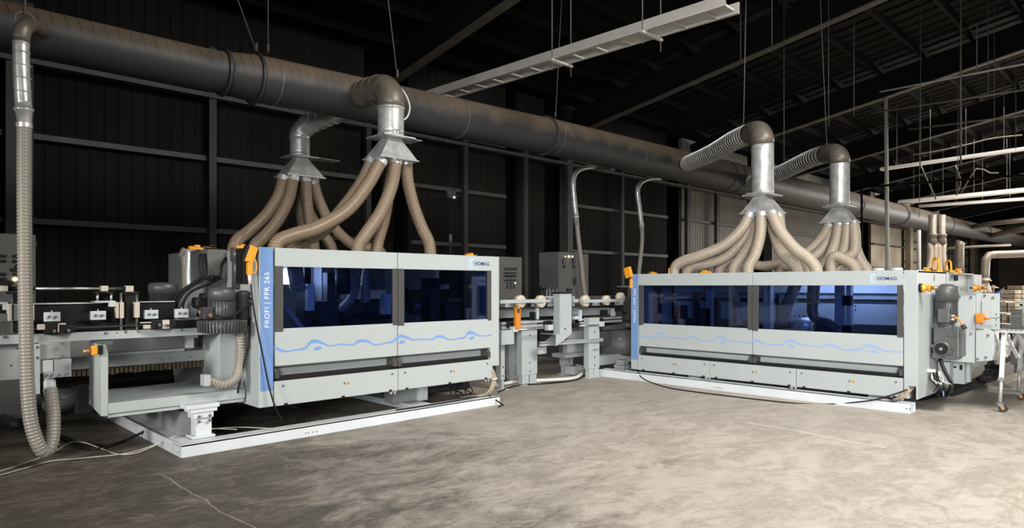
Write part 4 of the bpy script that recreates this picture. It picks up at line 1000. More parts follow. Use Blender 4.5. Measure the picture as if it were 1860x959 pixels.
# ---- blower with motor
c = at(404, 596, Y=6.95)
t = thing('side_channel_blower', 'dark grey finned blower with upright motor beside the left machine', 'blower', c)
cx, cy, cz = c
m = MB()
m.lathe((cx, cy, cz-.05), (0, 0, 1), [(0, .14), (.01, .20), (.03, .215), (.11, .215), (.13, .20), (.14, .12)], 40)
for k in range(44):
    a = k*2*PI/44; d = Vector((math.cos(a), math.sin(a), 0)); p = Vector((cx, cy, cz+.02)); m.beam(p+d*.20, p+d*.236, .008, .11)
m.build('impeller_housing', 'motor_grey', t)
m = MB(); m.lathe((cx-.01, cy, cz+.09), (0, 0, 1), [(0, .09), (.02, .115), (.20, .115)], 28)
for k in range(28):
    a = k*2*PI/28; d = Vector((math.cos(a), math.sin(a), 0)); p = Vector((cx-.01, cy, cz+.19)); m.beam(p+d*.11, p+d*.127, .006, .17)
m.build('motor_body', 'motor_grey', t)
m = MB(); m.lathe((cx-.01, cy, cz+.28), (0, 0, 1), [(0, .132), (.09, .132), (.12, .12), (.135, .09), (.137, .0)], 28); m.build('fan_cowl', 'motor_grey', t)
m = MB(); m.box(cx-.22, cx-.12, cy-.09, cy+.03, cz+.10, cz+.22); m.build('junction_box', 'dark_steel', t, .006)
m = MB(); m.cyl((cx-.24, cy-.03, cz+.17), (cx-.22, cy-.03, cz+.17), .02); m.cyl((cx-.16, cy-.09, cz+.14), (cx-.16, cy-.13, cz+.14), .018); m.build('cable_gland', 'brass', t)
m = MB(); m.lathe((cx+.21, cy-.0, cz+.02), (0, 0, 1), [(0, .062), (.30, .062), (.32, .07), (.345, .07), (.36, .03)], 20); m.build('silencer', 'dark_steel', t)
m = MB(); cable(m, [(cx-.15, cy-.12, cz+.14), (cx-.02, cy-.17, cz+.12), (cx+.1, cy-.17, cz+.17), (cx+.22, cy-.12, cz+.24), (cx+.30, cy-.1, cz+.24)], .011); m.build('motor_cable', 'cable_black', t)
m = MB(); hose(m, [at(434, 602, Y=6.95), at(438, 630, Y=6.95), at(437, 660, Y=6.95), at(428, 686, Y=6.9), at(408, 698, Y=6.88), at(388, 694, Y=6.88), at(376, 690, Y=6.88)], .052, .03, 16, .16); m.build('ribbed_hose', 'hose_grey', t)
m = MB(); q0 = at(377, 690, Y=6.88); m.box(q0.x-.05, q0.x+.01, q0.y-.06, q0.y+.06, q0.z-.055, q0.z+.055); m.build('hose_end', 'machine_white', t, .006)
m = MB(); rect(m, 366, 590, 380, 597, 7.05, .1); m.build('mounting_foot', 'dark_steel', t)
c = at(297, 550, Y=7.9)
o = thing('drive_motor', 'dark round-topped motor behind the infeed guide plates', 'motor', c)
m = MB(); m.lathe((c.x, c.y, c.z), (0, 0, 1), [(-.0, .14), (.1, .14), (.1, .15), (.2, .15), (.22, .12), (.225, 0)], 28); m.build('motor_body', 'motor_grey', o)
m = MB(); m.box(c.x-.1, c.x+.1, c.y-.1, c.y+.1, c.z-.15, c.z); m.build('motor_foot', 'black_plastic', o)
# pendant switch
c = at(455, 462, Y=6.68)
t = thing('pendant_control', 'tilted orange control box hanging beside the blue column of the left machine', 'control box', c)
R = Matrix.Rotation(math.radians(20), 3, 'Y')
m = MB(); m.box(c.x-.045, c.x+.045, c.y-.03, c.y+.03, c.z-.085, c.z+.085, R); m.build('orange_case', 'orange', t, .006)
m = MB(); m.box(c.x-.075, c.x-.045, c.y-.03, c.y+.04, c.z-.085, c.z+.07, R, c); m.build('black_back', 'black_plastic', t)
c2 = at(453, 488, Y=6.68)
m = MB(); m.box(c2.x-.026, c2.x+.026, c2.y-.025, c2.y+.025, c2.z-.06, c2.z+.06); m.build('orange_plug', 'orange', t, .006)
m = MB(); m.cyl(c2-Vector((0, 0, .06)), c2-Vector((-.006, 0, .16)), .02, .014, 10); m.build('strain_relief', 'cable_white', t)
m = MB(); cable(m, [at(454, 500, Y=6.68), at(458, 540, Y=6.67), at(466, 590, Y=6.66), (at(478, 650, Y=6.66)), at(488, 700, Y=6.64), at(500, 740, Y=6.62), at(512, 762, Y=6.7)], .0085); m.build('black_lead', 'cable_black', t)
m = MB(); cable(m, [at(463, 470, Y=6.66), at(467, 485, Y=6.66), at(462, 498, Y=6.66), at(457, 492, Y=6.66)], .006); m.build('orange_lead', 'orange', t)
m = MB(); m.rings(spline([at(455, 560, Y=6.9), at(454, 600, Y=6.9), at(444, 655, Y=6.9), at(434, 700, Y=6.88), at(432, 715, Y=6.88)], .04), .012, 8); m.rings(spline([at(454, 540, Y=6.9), at(456, 583, Y=6.9)], .04), .02, 8)
tag(m.build('black_cable', 'cable_black'), 'black cable falling beside the blower hose to the tray end', 'cable')
latch('orange fitting on top of the black box beside the blue column', (at(441, 447, Y=7.0).x, 7.0, 1.99), .7)

# tall control cabinet at the left edge
cx0 = at(-60, 500, Y=9.6).x; cx1 = at(65, 500, Y=9.6).x
t = thing('control_cabinet', 'grey control cabinet with push buttons behind the conveyor at the far left', 'cabinet', ((cx0+cx1)/2, 9.8, 0))
m = MB(); m.box(cx0, cx1, 9.6, 10.1, 0, at(30, 425, Y=9.6).z); m.build('cabinet_body', 'cabinet_grey', t, .006)
m = MB(); m.box(cx1-.005, cx1+.02, 9.62, 9.66, at(60, 446, Y=9.6).z, at(60, 438, Y=9.6).z); m.build('hinge', 'black_plastic', t)
m = MB()
for v in (465, 474, 498, 507):
    for u in (2, 9, 26, 32): 
        c = at(u, v, Y=9.6); m.cyl(c, c-Vector((0, .02, 0)), .018, seg=12)
for u, v in ((32, 483), (6, 507), (20, 515)): c = at(u, v, Y=9.6); m.cyl(c, c-Vector((0, .03, 0)), .022, seg=12)
c = at(28, 490, Y=9.6); m.box(c.x-.05, c.x+.05, c.y-.01, c.y, c.z-.02, c.z+.02)
c = at(7, 514, Y=9.6); m.box(c.x-.06, c.x+.06, c.y-.02, c.y, c.z-.05, c.z+.03)
m.build('push_button', 'black_plastic', t)
m = MB()
for u, v in ((26.5, 507), (33, 507)): c = at(u, v, Y=9.6); m.cyl(c, c-Vector((0, .025, 0)), .022, seg=12)
m.build('signal_lamp', 'lamp_glow', t)
# cables and air tubes on the floor at the left
Fz = lambda u, v, z=.012: at(u, v, Z=z)
def fcable(label, pts, r, mt, name='floor_cable', group=None):
    m = MB(); cable(m, pts, r); return tag(m.build(name, mt), label, 'cable', group)
fcable('black cable looping on the floor beneath the infeed conveyor', [Fz(-20, 700, .25), Fz(20, 735, .1), Fz(70, 770, .03), Fz(110, 800), Fz(145, 813), Fz(180, 815), Fz(215, 805), Fz(245, 792, .03), Fz(268, 780, .09)], .014, 'cable_black')
fcable('second black cable close beside the looping one, ending near the motor', [at(70, 690, Y=7.4), at(78, 720, Y=7.4), Fz(95, 775, .02), Fz(120, 798), Fz(150, 806), Fz(185, 810)], .012, 'cable_black')
fcable('clear air tube waving from the left edge over the white floor frame', [Fz(-20, 862), Fz(40, 843), Fz(95, 822, .05), Fz(125, 805, .08), Fz(150, 803, .06), Fz(185, 815), Fz(215, 825), Fz(250, 822, .02), Fz(290, 805, .06), Fz(325, 788, .12), Fz(370, 779, .12), Fz(430, 780, .115)], .0055, 'cable_clear', 'air_tube')
fcable('clear air tube lying flat left of the white floor frame', [Fz(-20, 868), Fz(40, 852), Fz(90, 838), Fz(150, 832), Fz(225, 824), Fz(270, 812, .03), Fz(310, 796, .1), Fz(360, 783, .12), Fz(430, 776, .12), Fz(520, 780, .12)], .005, 'cable_clear', 'air_tube')
fcable('thin black cable hanging in a loop below the left machine cover', [at(505, 736, Y=6.75), Fz(498, 752, .12), Fz(505, 742, .25), at(530, 738, Y=6.8), Fz(550, 745, .2), Fz(556, 762, .11)], .006, 'cable_black')
t = thing('pipe_bundle', 'dark bundled pipe bending at the floor under the infeed conveyor', 'pipe', Fz(20, 755))
m = MB(); m.rings(spline([Fz(-30, 735, .1), Fz(20, 768, .06), Fz(50, 765, .08), at(66, 730, Y=8.2), at(68, 700, Y=8.2)], .05), .06, 14); m.build('dark_pipe', 'dark_steel', t)
# wall floodlight and signal tower
c = at(820, 354, Y=11.6)
t = thing('floodlight', 'small grey floodlight with a bluish lamp on the back wall post', 'light', c)
R = Matrix.Rotation(math.radians(-25), 3, 'X') @ Matrix.Rotation(math.radians(8), 3, 'Y')
m = MB(); m.box(c.x-.11, c.x+.11, c.y-.04, c.y+.04, c.z-.09, c.z+.09, R); m.build('lamp_case', 'cabinet_grey', t, .01)
m = MB(); m.cyl((c.x+.01, c.y-.075, c.z-.06), (c.x+.01, c.y-.095, c.z-.065), .02, seg=12); m.build('lamp_glow', 'lamp_white', t)
m = MB(); m.box(c.x-.02, c.x+.30, c.y+.03, c.y+.06, c.z-.02, c.z+.02); m.box(c.x+.27, c.x+.31, c.y+.03, WY+.005, c.z-.02, c.z+.02); m.build('bracket', 'dark_steel', t)
c = at(818, 462, Y=7.7); c.z = 1.98
t = thing('signal_tower', 'thin black signal lamp on a stalk behind the left machine', 'signal lamp', c)
m = MB(); m.cyl(c, c+Vector((0, 0, .26)), .008, seg=8); m.build('stalk', 'black_plastic', t)
m = MB(); m.cyl(c+Vector((0, 0, .24)), c+Vector((0, 0, .38)), .024, seg=12); m.build('lamp_stack', 'dark_steel', t)
# ------------------------------------------------------------------ transfer conveyor between the machines
YM = 7.45
t = thing('transfer_conveyor', 'white steel transfer conveyor with upright posts joining the two machines', 'conveyor', (8.2, 7.6, 0))
def P5(name, mt, mb, bv=0, par=None): return mb.build(name, mt, par or t, bv)
def post(u0, u1, vt, vb, hasfoot=True):
    f = at((u0+u1)/2, vb, Z=0); tt = f
    x0 = at(u0, 600, Y=f.y).x; x1 = at(u1, 600, Y=f.y).x; zt = at((u0+u1)/2, vt, Y=f.y).z
    m = MB(); m.box(x0, x1, f.y, f.y+.12, .16, zt); o = P5('post', 'machine_white', m, .004)
    m = MB(); w_ = x1-x0; m.box(x0+.02, x0+w_*.46, f.y+.01, f.y+.1, .0, .18); m.box(x0+w_*.54, x1-.01, f.y+.01, f.y+.1, 0, .18); m.box(x0-.02, x1+.08, f.y-.01, f.y+.16, 0, .012); P5('adjustable_foot', 'machine_white', m, 0, o)
    m = MB()
    for z in (.22, .36, .80): m.cyl(((x0+x1)/2, f.y, z), ((x0+x1)/2, f.y-.012, z), .014, seg=8)
    P5('bolt', 'bolt_steel', m, 0, o)
    return f
fa = post(948, 976, 582, 699)
fb = post(1070, 1089, 577, 686)
post(910, 917, 625, 709); post(925, 946, 608, 689); post(1025, 1041, 640, 679)
# beams and rails behind posts
m = MB(); rect(m, 908, 557, 1050, 575, 7.75, .10); P5('main_beam', 'machine_grey', m, .004)
m = MB(); rect(m, 908, 556, 1140, 558.5, 7.62, .5); P5('dark_top_rail', 'dark_steel', m)
m = MB(); rect(m, 1046, 559, 1116, 572, 7.9, .08); P5('main_beam', 'machine_white', m, .004)
m = MB(); rect(m, 912, 583, 1012, 587, 7.5, .05); rect(m, 912, 590, 1012, 595, 7.5, .05); rect(m, 1056, 577, 1130, 580, 7.5, .05); rect(m, 1056, 583, 1130, 586.5, 7.5, .05); P5('profile_rail', 'alu', m)
m = MB(); m.cyl(at(925, 600, Y=7.35), at(1014, 594, Y=7.35), .016, seg=10); m.cyl(at(1052, 592, Y=7.35), at(1090, 590, Y=7.35), .014, seg=10); P5('round_shaft', 'steel', m)
m = MB(); 
for a, b, c_, d in ((932, 593, 941, 603), (996, 590, 1005, 600), (1092, 584, 1098, 593)): rect(m, a, b, c_, d, 7.30, .08)
P5('shaft_block', 'white_block', m, .003)
m = MB()
for a, b, c_, d in ((926, 585, 934, 596), (993, 583, 1002, 592), (1042, 587, 1050, 596), (1088, 578, 1096, 587), (970, 567, 973, 582), (1098, 563, 1104, 573)): rect(m, a, b, c_, d, 7.42, .1)
P5('black_slider', 'black_plastic', m)
m = MB(); rect(m, 978, 558, 1018, 601, 8.0, .1); rect(m, 1052, 566, 1140, 584, 8.2, .1); rect(m, 910, 574, 970, 583, 8.0, .1); P5('belt_housing', 'black_steel', m)
m = MB(); rect(m, 918, 600, 970, 611, 7.9, .1); rect(m, 1030, 600, 1072, 645, 7.75, .1); P5('cross_plate', 'machine_grey', m)
m = MB(); rect(m, 1026, 641, 1072, 648, 7.65, .3); P5('cross_beam', 'machine_grey', m)
m = MB(); m.beam(at(980, 627, Y=7.35), at(1094, 618, Y=7.35), .04, .035); m.beam(at(980, 622, Y=7.35), at(1094, 615, Y=7.35), .04, .02); P5('profile_rail', 'alu', m)
m = MB(); rect(m, 979, 630, 993, 643, 7.42, .05); rect(m, 1080, 624, 1089, 634, 7.33, .05); P5('clamp_plate', 'machine_white', m, .003)
m = MB(); rect(m, 911, 600, 934, 626, 7.32, .12); P5('junction_box', 'machine_white', m, .005)
m = MB(); rect(m, 975, 559, 979, 580, 7.6, .04); rect(m, 1112, 560, 1118, 574, 7.7, .04); rect(m, 1053, 563, 1057, 583, 7.4, .04); rect(m, 1044, 574, 1054, 580, 7.35, .06); P5('end_bracket', 'white_block', m)
# roller arms
m = MB(); rect(m, 909, 544, 988, 550.5, 7.262, .026); rect(m, 1060, 543.5, 1132, 549, 7.262, .026); rect(m, 1042, 543, 1058, 549, 7.42, .03); rect(m, 988, 544, 1012, 549, 7.42, .03); P5('roller_arm', 'machine_white', m, .002)
for a, b, c_, d in ((918, 551, 932, 558), (969, 546, 979, 557), (999, 541, 1003, 557), (1007, 540, 1012, 556), (1040, 538, 1044, 556), (1080, 549, 1090, 555), (1121, 548, 1132, 554), (1012, 539, 1016, 556)):
    m = MB(); rect(m, a, b, c_, d, 7.5, .06); P5('arm_bracket', 'machine_white', m, .002)
m = MB(); rect(m, 990, 538, 1016, 541, 7.5, .05); P5('arm_bracket', 'machine_white', m)
m = MB()
for u in (992, 998, 1004, 1010): rect(m, u, 526, u+2.5, 539, 7.7, .03)
for u in (990, 1006): rect(m, u+7, 524, u+9, 538, 7.8, .03)
P5('clamp_pins', 'steel', m)
m = MB(); rect(m, 982, 524, 992, 537, 7.7, .1); rect(m, 988, 526, 1014, 529, 7.75, .04); c = at(985.5, 525, Y=7.7); m.cyl(c, c+Vector((0, 0, .05)), .05, seg=14); P5('clamp_head', 'black_plastic', m)
m = MB(); cable(m, [at(972, 555, Y=7.36), at(978, 551, Y=7.36), at(976, 546, Y=7.36), at(981, 541, Y=7.36), at(983, 537, Y=7.36)], .012); cable(m, [at(973, 549, Y=7.36), at(978, 556, Y=7.36)], .012); m.beam(at(918, 549, Y=7.38), at(927, 544, Y=7.38), .02, .016); m.beam(at(1082, 548, Y=7.38), at(1092, 546, Y=7.38), .02, .014); P5('black_clip', 'black_plastic', m)
wl = ['wooden-looking roller disc just right of the left machine', 'roller disc with a black clip in front of it, left of the tall box post', 'roller disc directly right of the tall box post under the thin hose', 'middle of the three roller discs right of the tall box post', 'roller disc nearest the right machine blue column']
for (u, v), lab in zip(((948, 547.5), (985, 547.5), (1066, 546.5), (1104.5, 545.5), (1130, 541)), wl):
    o = thing('roller_disc', lab, 'roller', at(u, v, Y=7.36), 0, 'pale roller discs on the transfer conveyor arms')
    r = .098 if u != 1104.5 else .088
    m = MB(); c = at(u, v, Y=7.30); m.lathe(c, (0, 1, 0), [(0, r*.35), (0.001, r*.95), (.008, r), (.075, r), (.083, r*.95)], 32); m.build('disc', 'wheel_wood', o)
    m = MB(); m.box(c.x-.03, c.x+.035, c.y-.012, c.y-.0, c.z-.03, c.z+.03); m.build('hub_plate', 'white_block', o, .003)
    m = MB(); m.cyl(c-Vector((0, .02, 0)), c, .014, seg=10); m.build('axle_bolt', 'bolt_steel', o)
# hollow box post in front with angled foot
t = thing('box_post', 'tall grey perforated box post with slanted foot in front of the transfer conveyor', 'post', at(1028, 625, Y=7.2))
m = MB(); rect(m, 1017, 533, 1038.5, 609, 7.2, .14); m.build('post_body', 'machine_white', t, .004)
m = MB(); rect(m, 1017, 530.5, 1039, 533.5, 7.19, .16); c = at(1034, 529, Y=7.25); m.cyl(c, c+Vector((0, 0, .05)), .045, seg=14); m.build('black_cap', 'black_plastic', t)
m = MB()
for i in range(6):
    for u in (1018.5, 1037): c = at(u, 566+i*5.0, Y=7.2); m.cyl(c, c-Vector((0, .002, 0)), .006, seg=6)
c = at(1026, 597, Y=7.2); m.cyl(c, c-Vector((0, .012, 0)), .012, seg=8); m.build('perforation', 'black_plastic', t)
a, b, c_, d = at(1010, 608, Y=7.14), at(1043, 608, Y=7.14), at(1010, 628, Y=7.14), at(1034, 609, Y=7.14)
m = MB(); m.prism([a, at(1034, 609, Y=7.14), c_], (0, .01, 0)); e = Vector((.42, .0, 0))
m.prism([at(1034, 609, Y=7.14), c_, c_+Vector((.02, .0, -.0)), at(1034, 609, Y=7.14)+Vector((.015, 0, 0))], (.0, .34, .0)); m.prism([a, at(1034, 609, Y=7.14), at(1034, 609, Y=7.14)+Vector((0, .34, 0)), a+Vector((0, .34, 0))], (0, 0, .01)); m.build('slanted_foot', 'machine_white', t)
# orange perforated bracket
t = thing('perforated_bracket', 'orange perforated metal strip hanging on the transfer conveyor', 'bracket', at(941, 596, Y=7.28))
m = MB(); z0_ = at(941, 597, Y=7.28).z; z1_ = at(941, 557, Y=7.28).z; xa = at(937.5, 580, Y=7.28).x; xb = at(946, 580, Y=7.28).x
m.box(xa, xb, 7.28, 7.286, z0_, z1_-.10); m.box(xa, xa+.018, 7.28, 7.286, z1_-.1, z1_); m.box(xb-.018, xb, 7.28, 7.286, z1_-.1, z1_); m.box(xa, xb, 7.28, 7.286, z1_-.03, z1_); m.box(xa-.012, xa, 7.28, 7.32, z0_, z1_); m.build('strip', 'orange_dark', t)
m = MB()
for i in range(8):
    for f in (.3, .5, .7): m.cyl((xa+(xb-xa)*f, 7.28, z0_+.03+i*.028), (xa+(xb-xa)*f, 7.278, z0_+.03+i*.028), .005, seg=6)
m.build('strip_holes', 'tray_white', t)
# turning station in front of the right machine's left end
t = thing('turning_station', 'dark grey round turning station beside the right machine blue column', 'machine', (9.3, 8.2, 0))
c = at(1128, 590, Y=7.9)
m = MB(); m.lathe((c.x, c.y, c.z-.55), (0, 0, 1), [(0, .45), (.04, .52), (.30, .52), (.32, .5), (.46, .5), (.48, .35)], 40); m.build('round_body', 'cabinet_grey', t)
m = MB(); m.lathe((c.x+.1, c.y-.1, c.z-.05), (0, 0, 1), [(0, .2), (.01, .26), (.11, .26), (.12, .2), (.15, .12), (.34, .12), (.36, .09)], 28)
for k in range(36):
    a = k*2*PI/36; dd = Vector((math.cos(a), math.sin(a), 0)); p = Vector((c.x+.1, c.y-.1, c.z+.01)); m.beam(p+dd*.25, p+dd*.28, .01, .1)
m.build('finned_motor', 'motor_grey', t)
m = MB(); rect(m, 1090, 600, 1150, 626, 7.75, .1); rect(m, 1096, 590, 1150, 598, 7.7, .1); m.build('bearing_plate', 'cabinet_grey', t, .004)
m = MB(); m.beam(at(1124, 616, Y=7.6), at(1145, 634, Y=7.6), .06, .06); rect(m, 1133, 632, 1142, 650, 7.7, .08); rect(m, 1108, 616, 1116, 640, 7.9, .08); m.build('brace', 'machine_grey', t)
m = MB(); rect(m, 1088, 643, 1150, 660, 7.62, .3); m.build('lower_beam', 'machine_white', t, .004)
m = MB(); rect(m, 1148, 522, 1140, 560, 7.6, .3); rect(m, 1132, 538, 1148, 566, 7.5, .3); m.build('black_box', 'black_plastic', t)
m = MB(); rect(m, 1128, 519, 1147, 544, 7.9, .1); m.build('side_box', 'cabinet_grey', t)
c = at(1141, 495, X=9.42)
t = thing('pendant_control', 'tilted orange control box at the top of the right machine blue column', 'control box', c)
R = Matrix.Rotation(math.radians(-16), 3, 'X')
m = MB(); m.box(c.x-.03, c.x+.04, c.y-.06, c.y+.06, c.z-.09, c.z+.09, R); m.build('orange_case', 'orange', t, .006)
m = MB(); e = at(1147, 516, X=9.43); m.box(e.x-.02, e.x+.03, e.y-.01, e.y+.03, e.z-.07, e.z+.09); m.build('orange_plug', 'orange', t, .005)
# cabinets at the back
def cabinet(label, u0, u1, vt, Y, D, lights=None, mt='cabinet_grey'):
    x0 = at(u0, 500, Y=Y).x; x1 = at(u1, 500, Y=Y).x; zt = at((u0+u1)/2, vt, Y=Y).z
    t = thing('control_cabinet', label, 'cabinet', ((x0+x1)/2, Y+D/2, 0)); m = MB(); m.box(x0, x1, Y, Y+D, 0, zt); m.build('cabinet_body', mt, t, .006); return t, x0, x1, zt
t, x0, x1, zt = cabinet('grey control cabinet with rows of small black switches beside the left machine', 880, 948, 466, 9.4, .5)
m = MB()
for u, v0 in [(916+3.0*i, 486) for i in range(8)]+[(931+3*i, 486) for i in range(3)]:
    for v in (487, 490): c = at(u, v, Y=9.4); m.box(c.x-.014, c.x+.014, 9.385, 9.4, c.z-.008, c.z+.008)
for u in (916, 920, 924, 928, 932, 936):
    for v in (496, 501, 509): c = at(u, v, Y=9.4); m.box(c.x-.02, c.x+.02, 9.385, 9.4, c.z-.014, c.z+.014)
for u in (921, 927, 933):
    for v in (503, 514, 519, 523): c = at(u, v, Y=9.4); m.box(c.x-.012, c.x+.012, 9.385, 9.4, c.z-.02, c.z+.02)
m.build('switch_rows', 'black_plastic', t)
m = MB(); c = at(935, 514, Y=9.4); m.cyl(c, c-Vector((0, .02, 0)), .012, seg=8); m.build('signal_lamp', 'lamp_white', t)
m = MB()
for v in (478, 520): c = at(948, v, Y=9.4); m.box(c.x-.01, c.x+.02, 9.4, 9.44, c.z-.03, c.z+.03)
m.build('hinge', 'black_plastic', t)
t, x0, x1, zt = cabinet('tall grey cabinet with glowing orange lamp behind the transfer conveyor', 1015, 1051, 458, 9.9, .6)
m = MB(); c = at(1033, 466, Y=9.9); m.cyl(c, c-Vector((0, .02, 0)), .024, seg=10); c = at(1026.5, 466, Y=9.9); m.cyl(c, c-Vector((0, .015, 0)), .012, seg=10); m.build('orange_lamp', 'lamp_glow', t)
m = MB(); c = at(1039, 466, Y=9.9); m.cyl(c, c-Vector((0, .02, 0)), .018, seg=10); m.build('white_lamp', 'lamp_white', t)
m = MB()
for u in (1024, 1042): c = at(u, 474.5, Y=9.9); m.box(c.x-.05, c.x+.05, 9.885, 9.9, c.z-.05, c.z+.05); c = at(u, 484, Y=9.9); m.box(c.x-.035, c.x+.035, 9.885, 9.9, c.z-.035, c.z+.035)
c = at(1043, 511, Y=9.9); m.box(c.x-.02, c.x+.03, 9.87, 9.9, c.z-.08, c.z+.08); m.build('display_frame', 'black_plastic', t)
m = MB()
for u in (1024, 1042): c = at(u, 474.5, Y=9.9); m.box(c.x-.035, c.x+.035, 9.88, 9.89, c.z-.035, c.z+.035)
m.build('display', 'cabinet_grey', t)
cabinet('narrow side cabinet standing against the tall cabinet with the orange lamp', 1051.5, 1069, 461, 10.0, .6)
cabinet('dark wide cabinet left of the tall cabinet with the orange lamp', 975, 1014, 456, 10.4, .5, None, 'recess_cab') if False else None
# cables and pipe on the floor in the middle
fcable('thick white pipe on the floor behind the conveyor posts', [Fz(900, 700, .04), Fz(940, 693, .04), Fz(1000, 690, .04), Fz(1040, 687, .04), Fz(1055, 680, .06), at(1060, 671, Y=7.9)], .03, 'cable_white', 'floor_pipe')
fcable('thin black cable following the thick white floor pipe', [Fz(905, 712), Fz(940, 700), Fz(1000, 696), Fz(1045, 690), Fz(1068, 678, .04), at(1066, 664, Y=7.8)], .012, 'cable_black')
fcable('curled tan tube between the left machine and first conveyor post', [at(914, 679, Y=7.5), Fz(928, 690, .08), Fz(940, 700), Fz(948, 701), Fz(960, 693, .02), Fz(975, 690)], .008, 'cable_tan')
t = thing('junction_case', 'white junction case on the floor by the right conveyor post', 'box', at(1050, 680, Y=7.8))
m = MB(); rect(m, 1041, 665, 1059, 680, 7.8, .2); m.build('case_body', 'machine_white', t, .005)
m = MB(); m.beam(at(1046, 662, Y=7.75), at(1072, 668, Y=7.6), .03, .012); m.build('cover_strip', 'machine_white', t)
# cable bundle from the left machine's right end
t = thing('cable_bundle', 'tan cable bundle curving out of the left machine end post notch', 'cables', at(893, 726, Z=0))
m = MB()
for k in range(7):
    o = (k-3)*.011; cable(m, [Vector((6.19+o*.6, 6.80, .52)), Vector((6.21+o, 6.76, .40)), Vector((6.19+o, 6.72, .28)), Vector((6.09+o, 6.70, .17)), Vector((6.0+o, 6.74, .12+abs(o)*.3)), Vector((5.9, 6.85, .12))], .010)
m.build('cables', 'cable_tan', t)
m = MB(); m.rings([Vector((6.205, 6.735, .33)), Vector((6.203, 6.733, .345))], .05, 12); m.build('white_tie', 'cable_white', t)
t = thing('cable_tangle', 'tangle of black cables and pipe beneath the right end of the left machine', 'cables', (5.8, 7.1, .1))
m = MB(); random.seed(3)
for k in range(7):
    x = 5.55+random.random()*.5; cable(m, [Vector((x, 7.0, .36)), Vector((x+.1*random.uniform(-1, 1), 6.98, .25)), Vector((x+.15*random.uniform(-1, 1), 6.95, .15)), Vector((x+.25*random.uniform(-1, 1), 6.9, .125))], .008)
m.build('cables', 'cable_black', t)
m = MB(); m.cyl((5.3, 7.4, .16), (6.3, 7.4, .16), .05); m.build('conduit', 'dark_steel', t)
fcable('black cable resting on the left floor frame below the machine', [Vector((4.6, 6.72, .115)), Vector((5.1, 6.70, .118)), Vector((5.6, 6.72, .118)), Vector((6.0, 6.78, .118))], .008, 'cable_black')
fcable('short black cable end poking beyond the left floor frame corner', [Vector((6.1, 6.72, .12)), Fz(910, 733, .03), Fz(914, 735), Fz(905, 739)], .01, 'cable_black')
# right machine cable lying over its frame
fcable('long black cable draped along the floor in front of the right machine', [at(1158, 672, X=9.5), at(1166, 686, X=9.36), Fz(1190, 697), Fz(1230, 707), Fz(1330, 720), Fz(1430, 731), at(1500, 734, X=9.385), at(1578, 728, X=9.385), at(1620, 717.5, X=9.39), at(1650, 707, X=9.43)], .009, 'cable_black')
# ------------------------------------------------------------------ right end of the right machine (its end face is the plane Y = 2.47)
YE = 2.47
BE = lambda n, mt, mb, bv=0: mb.build(n, mt, t2, bv)
m = MB(); x1 = at(1766, 500, Y=YE).x; m.box(9.73, 10.9, YE, YE+.02, .18, 1.79); m.box(10.93, x1, YE+.05, YE+.25, .25, 1.785); m.box(9.73, 10.9, YE+.02, YE+.6, 1.75, 1.79); BE('end_panel', 'machine_white', m, .003)
m = MB(); m.box(x1+.02, x1+.9, YE+.05, YE+.4, .3, 1.78); BE('rear_end_panel', 'machine_white', m, .003)
m = MB()
for u, v in ((1697, 505), (1740, 505)): c = at(u, v, Y=YE); m.box(c.x-.01, c.x+.01, YE-.004, YE+.05, c.z-.04, c.z+.04)
c = at(1738, 500, Y=YE); BE('key_slot', 'black_plastic', m)
def zr(v, u, Y=YE): return at(u, v, Y=Y).z
XB = 10.2
m = MB(); rectX(m, 1697.5, 534.5, 1771, 657, XB, .5); BE('side_cover', 'machine_white', m, .006)
m = MB(); rectX(m, 1772.5, 533, 1815, 598, XB+.04, .05); c1 = BE('side_cover', 'machine_white', m, .006)
m = MB(); rectX(m, 1783, 545, 1804, 591, XB+.02, .02); BE('cover_panel', 'machine_white', m, .003)
m = MB(); rectX(m, 1700, 533, 1771, 534.8, XB-.01, .3); BE('cover_lip', 'machine_grey', m, .0)
m = MB(); XC = XB-.02
p = [at(1772, 600, X=XC), at(1799, 600, X=XC), at(1804, 605, X=XC), at(1805, 640, X=XC), at(1802, 655, X=XC), at(1772, 657, X=XC)]
m.prism(p, (.10, 0, 0)); BE('rounded_cover', 'machine_white', m, .006)
m = MB()
for u, v, X in ((1743, 539, XB), (1764, 606, XB), (1764, 540, XB), (1804, 541, XB+.04), (1789, 537, XB+.04), (1795, 609, XC), (1791, 649, XC), (1776, 652, XC), (1810, 570, XB+.04), (1810, 580, XB+.04), (1810, 590, XB+.04)):
    c = at(u, v, X=X); m.cyl(c, c-Vector((.012, 0, 0)), .016 if u < 1808 else .008, seg=10)
BE('bolt', 'bolt_steel', m)
m = MB(); rectX(m, 1725, 657, 1752, 697, XB+.3, .3); rectX(m, 1703, 657, 1725, 695, XB+.1, .3); rectX(m, 1755, 657, 1762, 694, XB+.4, .1); BE('lower_frame', 'machine_white', m, .004)
m = MB(); rectX(m, 1728, 665, 1737, 668, XB+.29, .02); rectX(m, 1743, 663, 1748, 672, XB+.29, .02); BE('frame_slot', 'black_plastic', m)
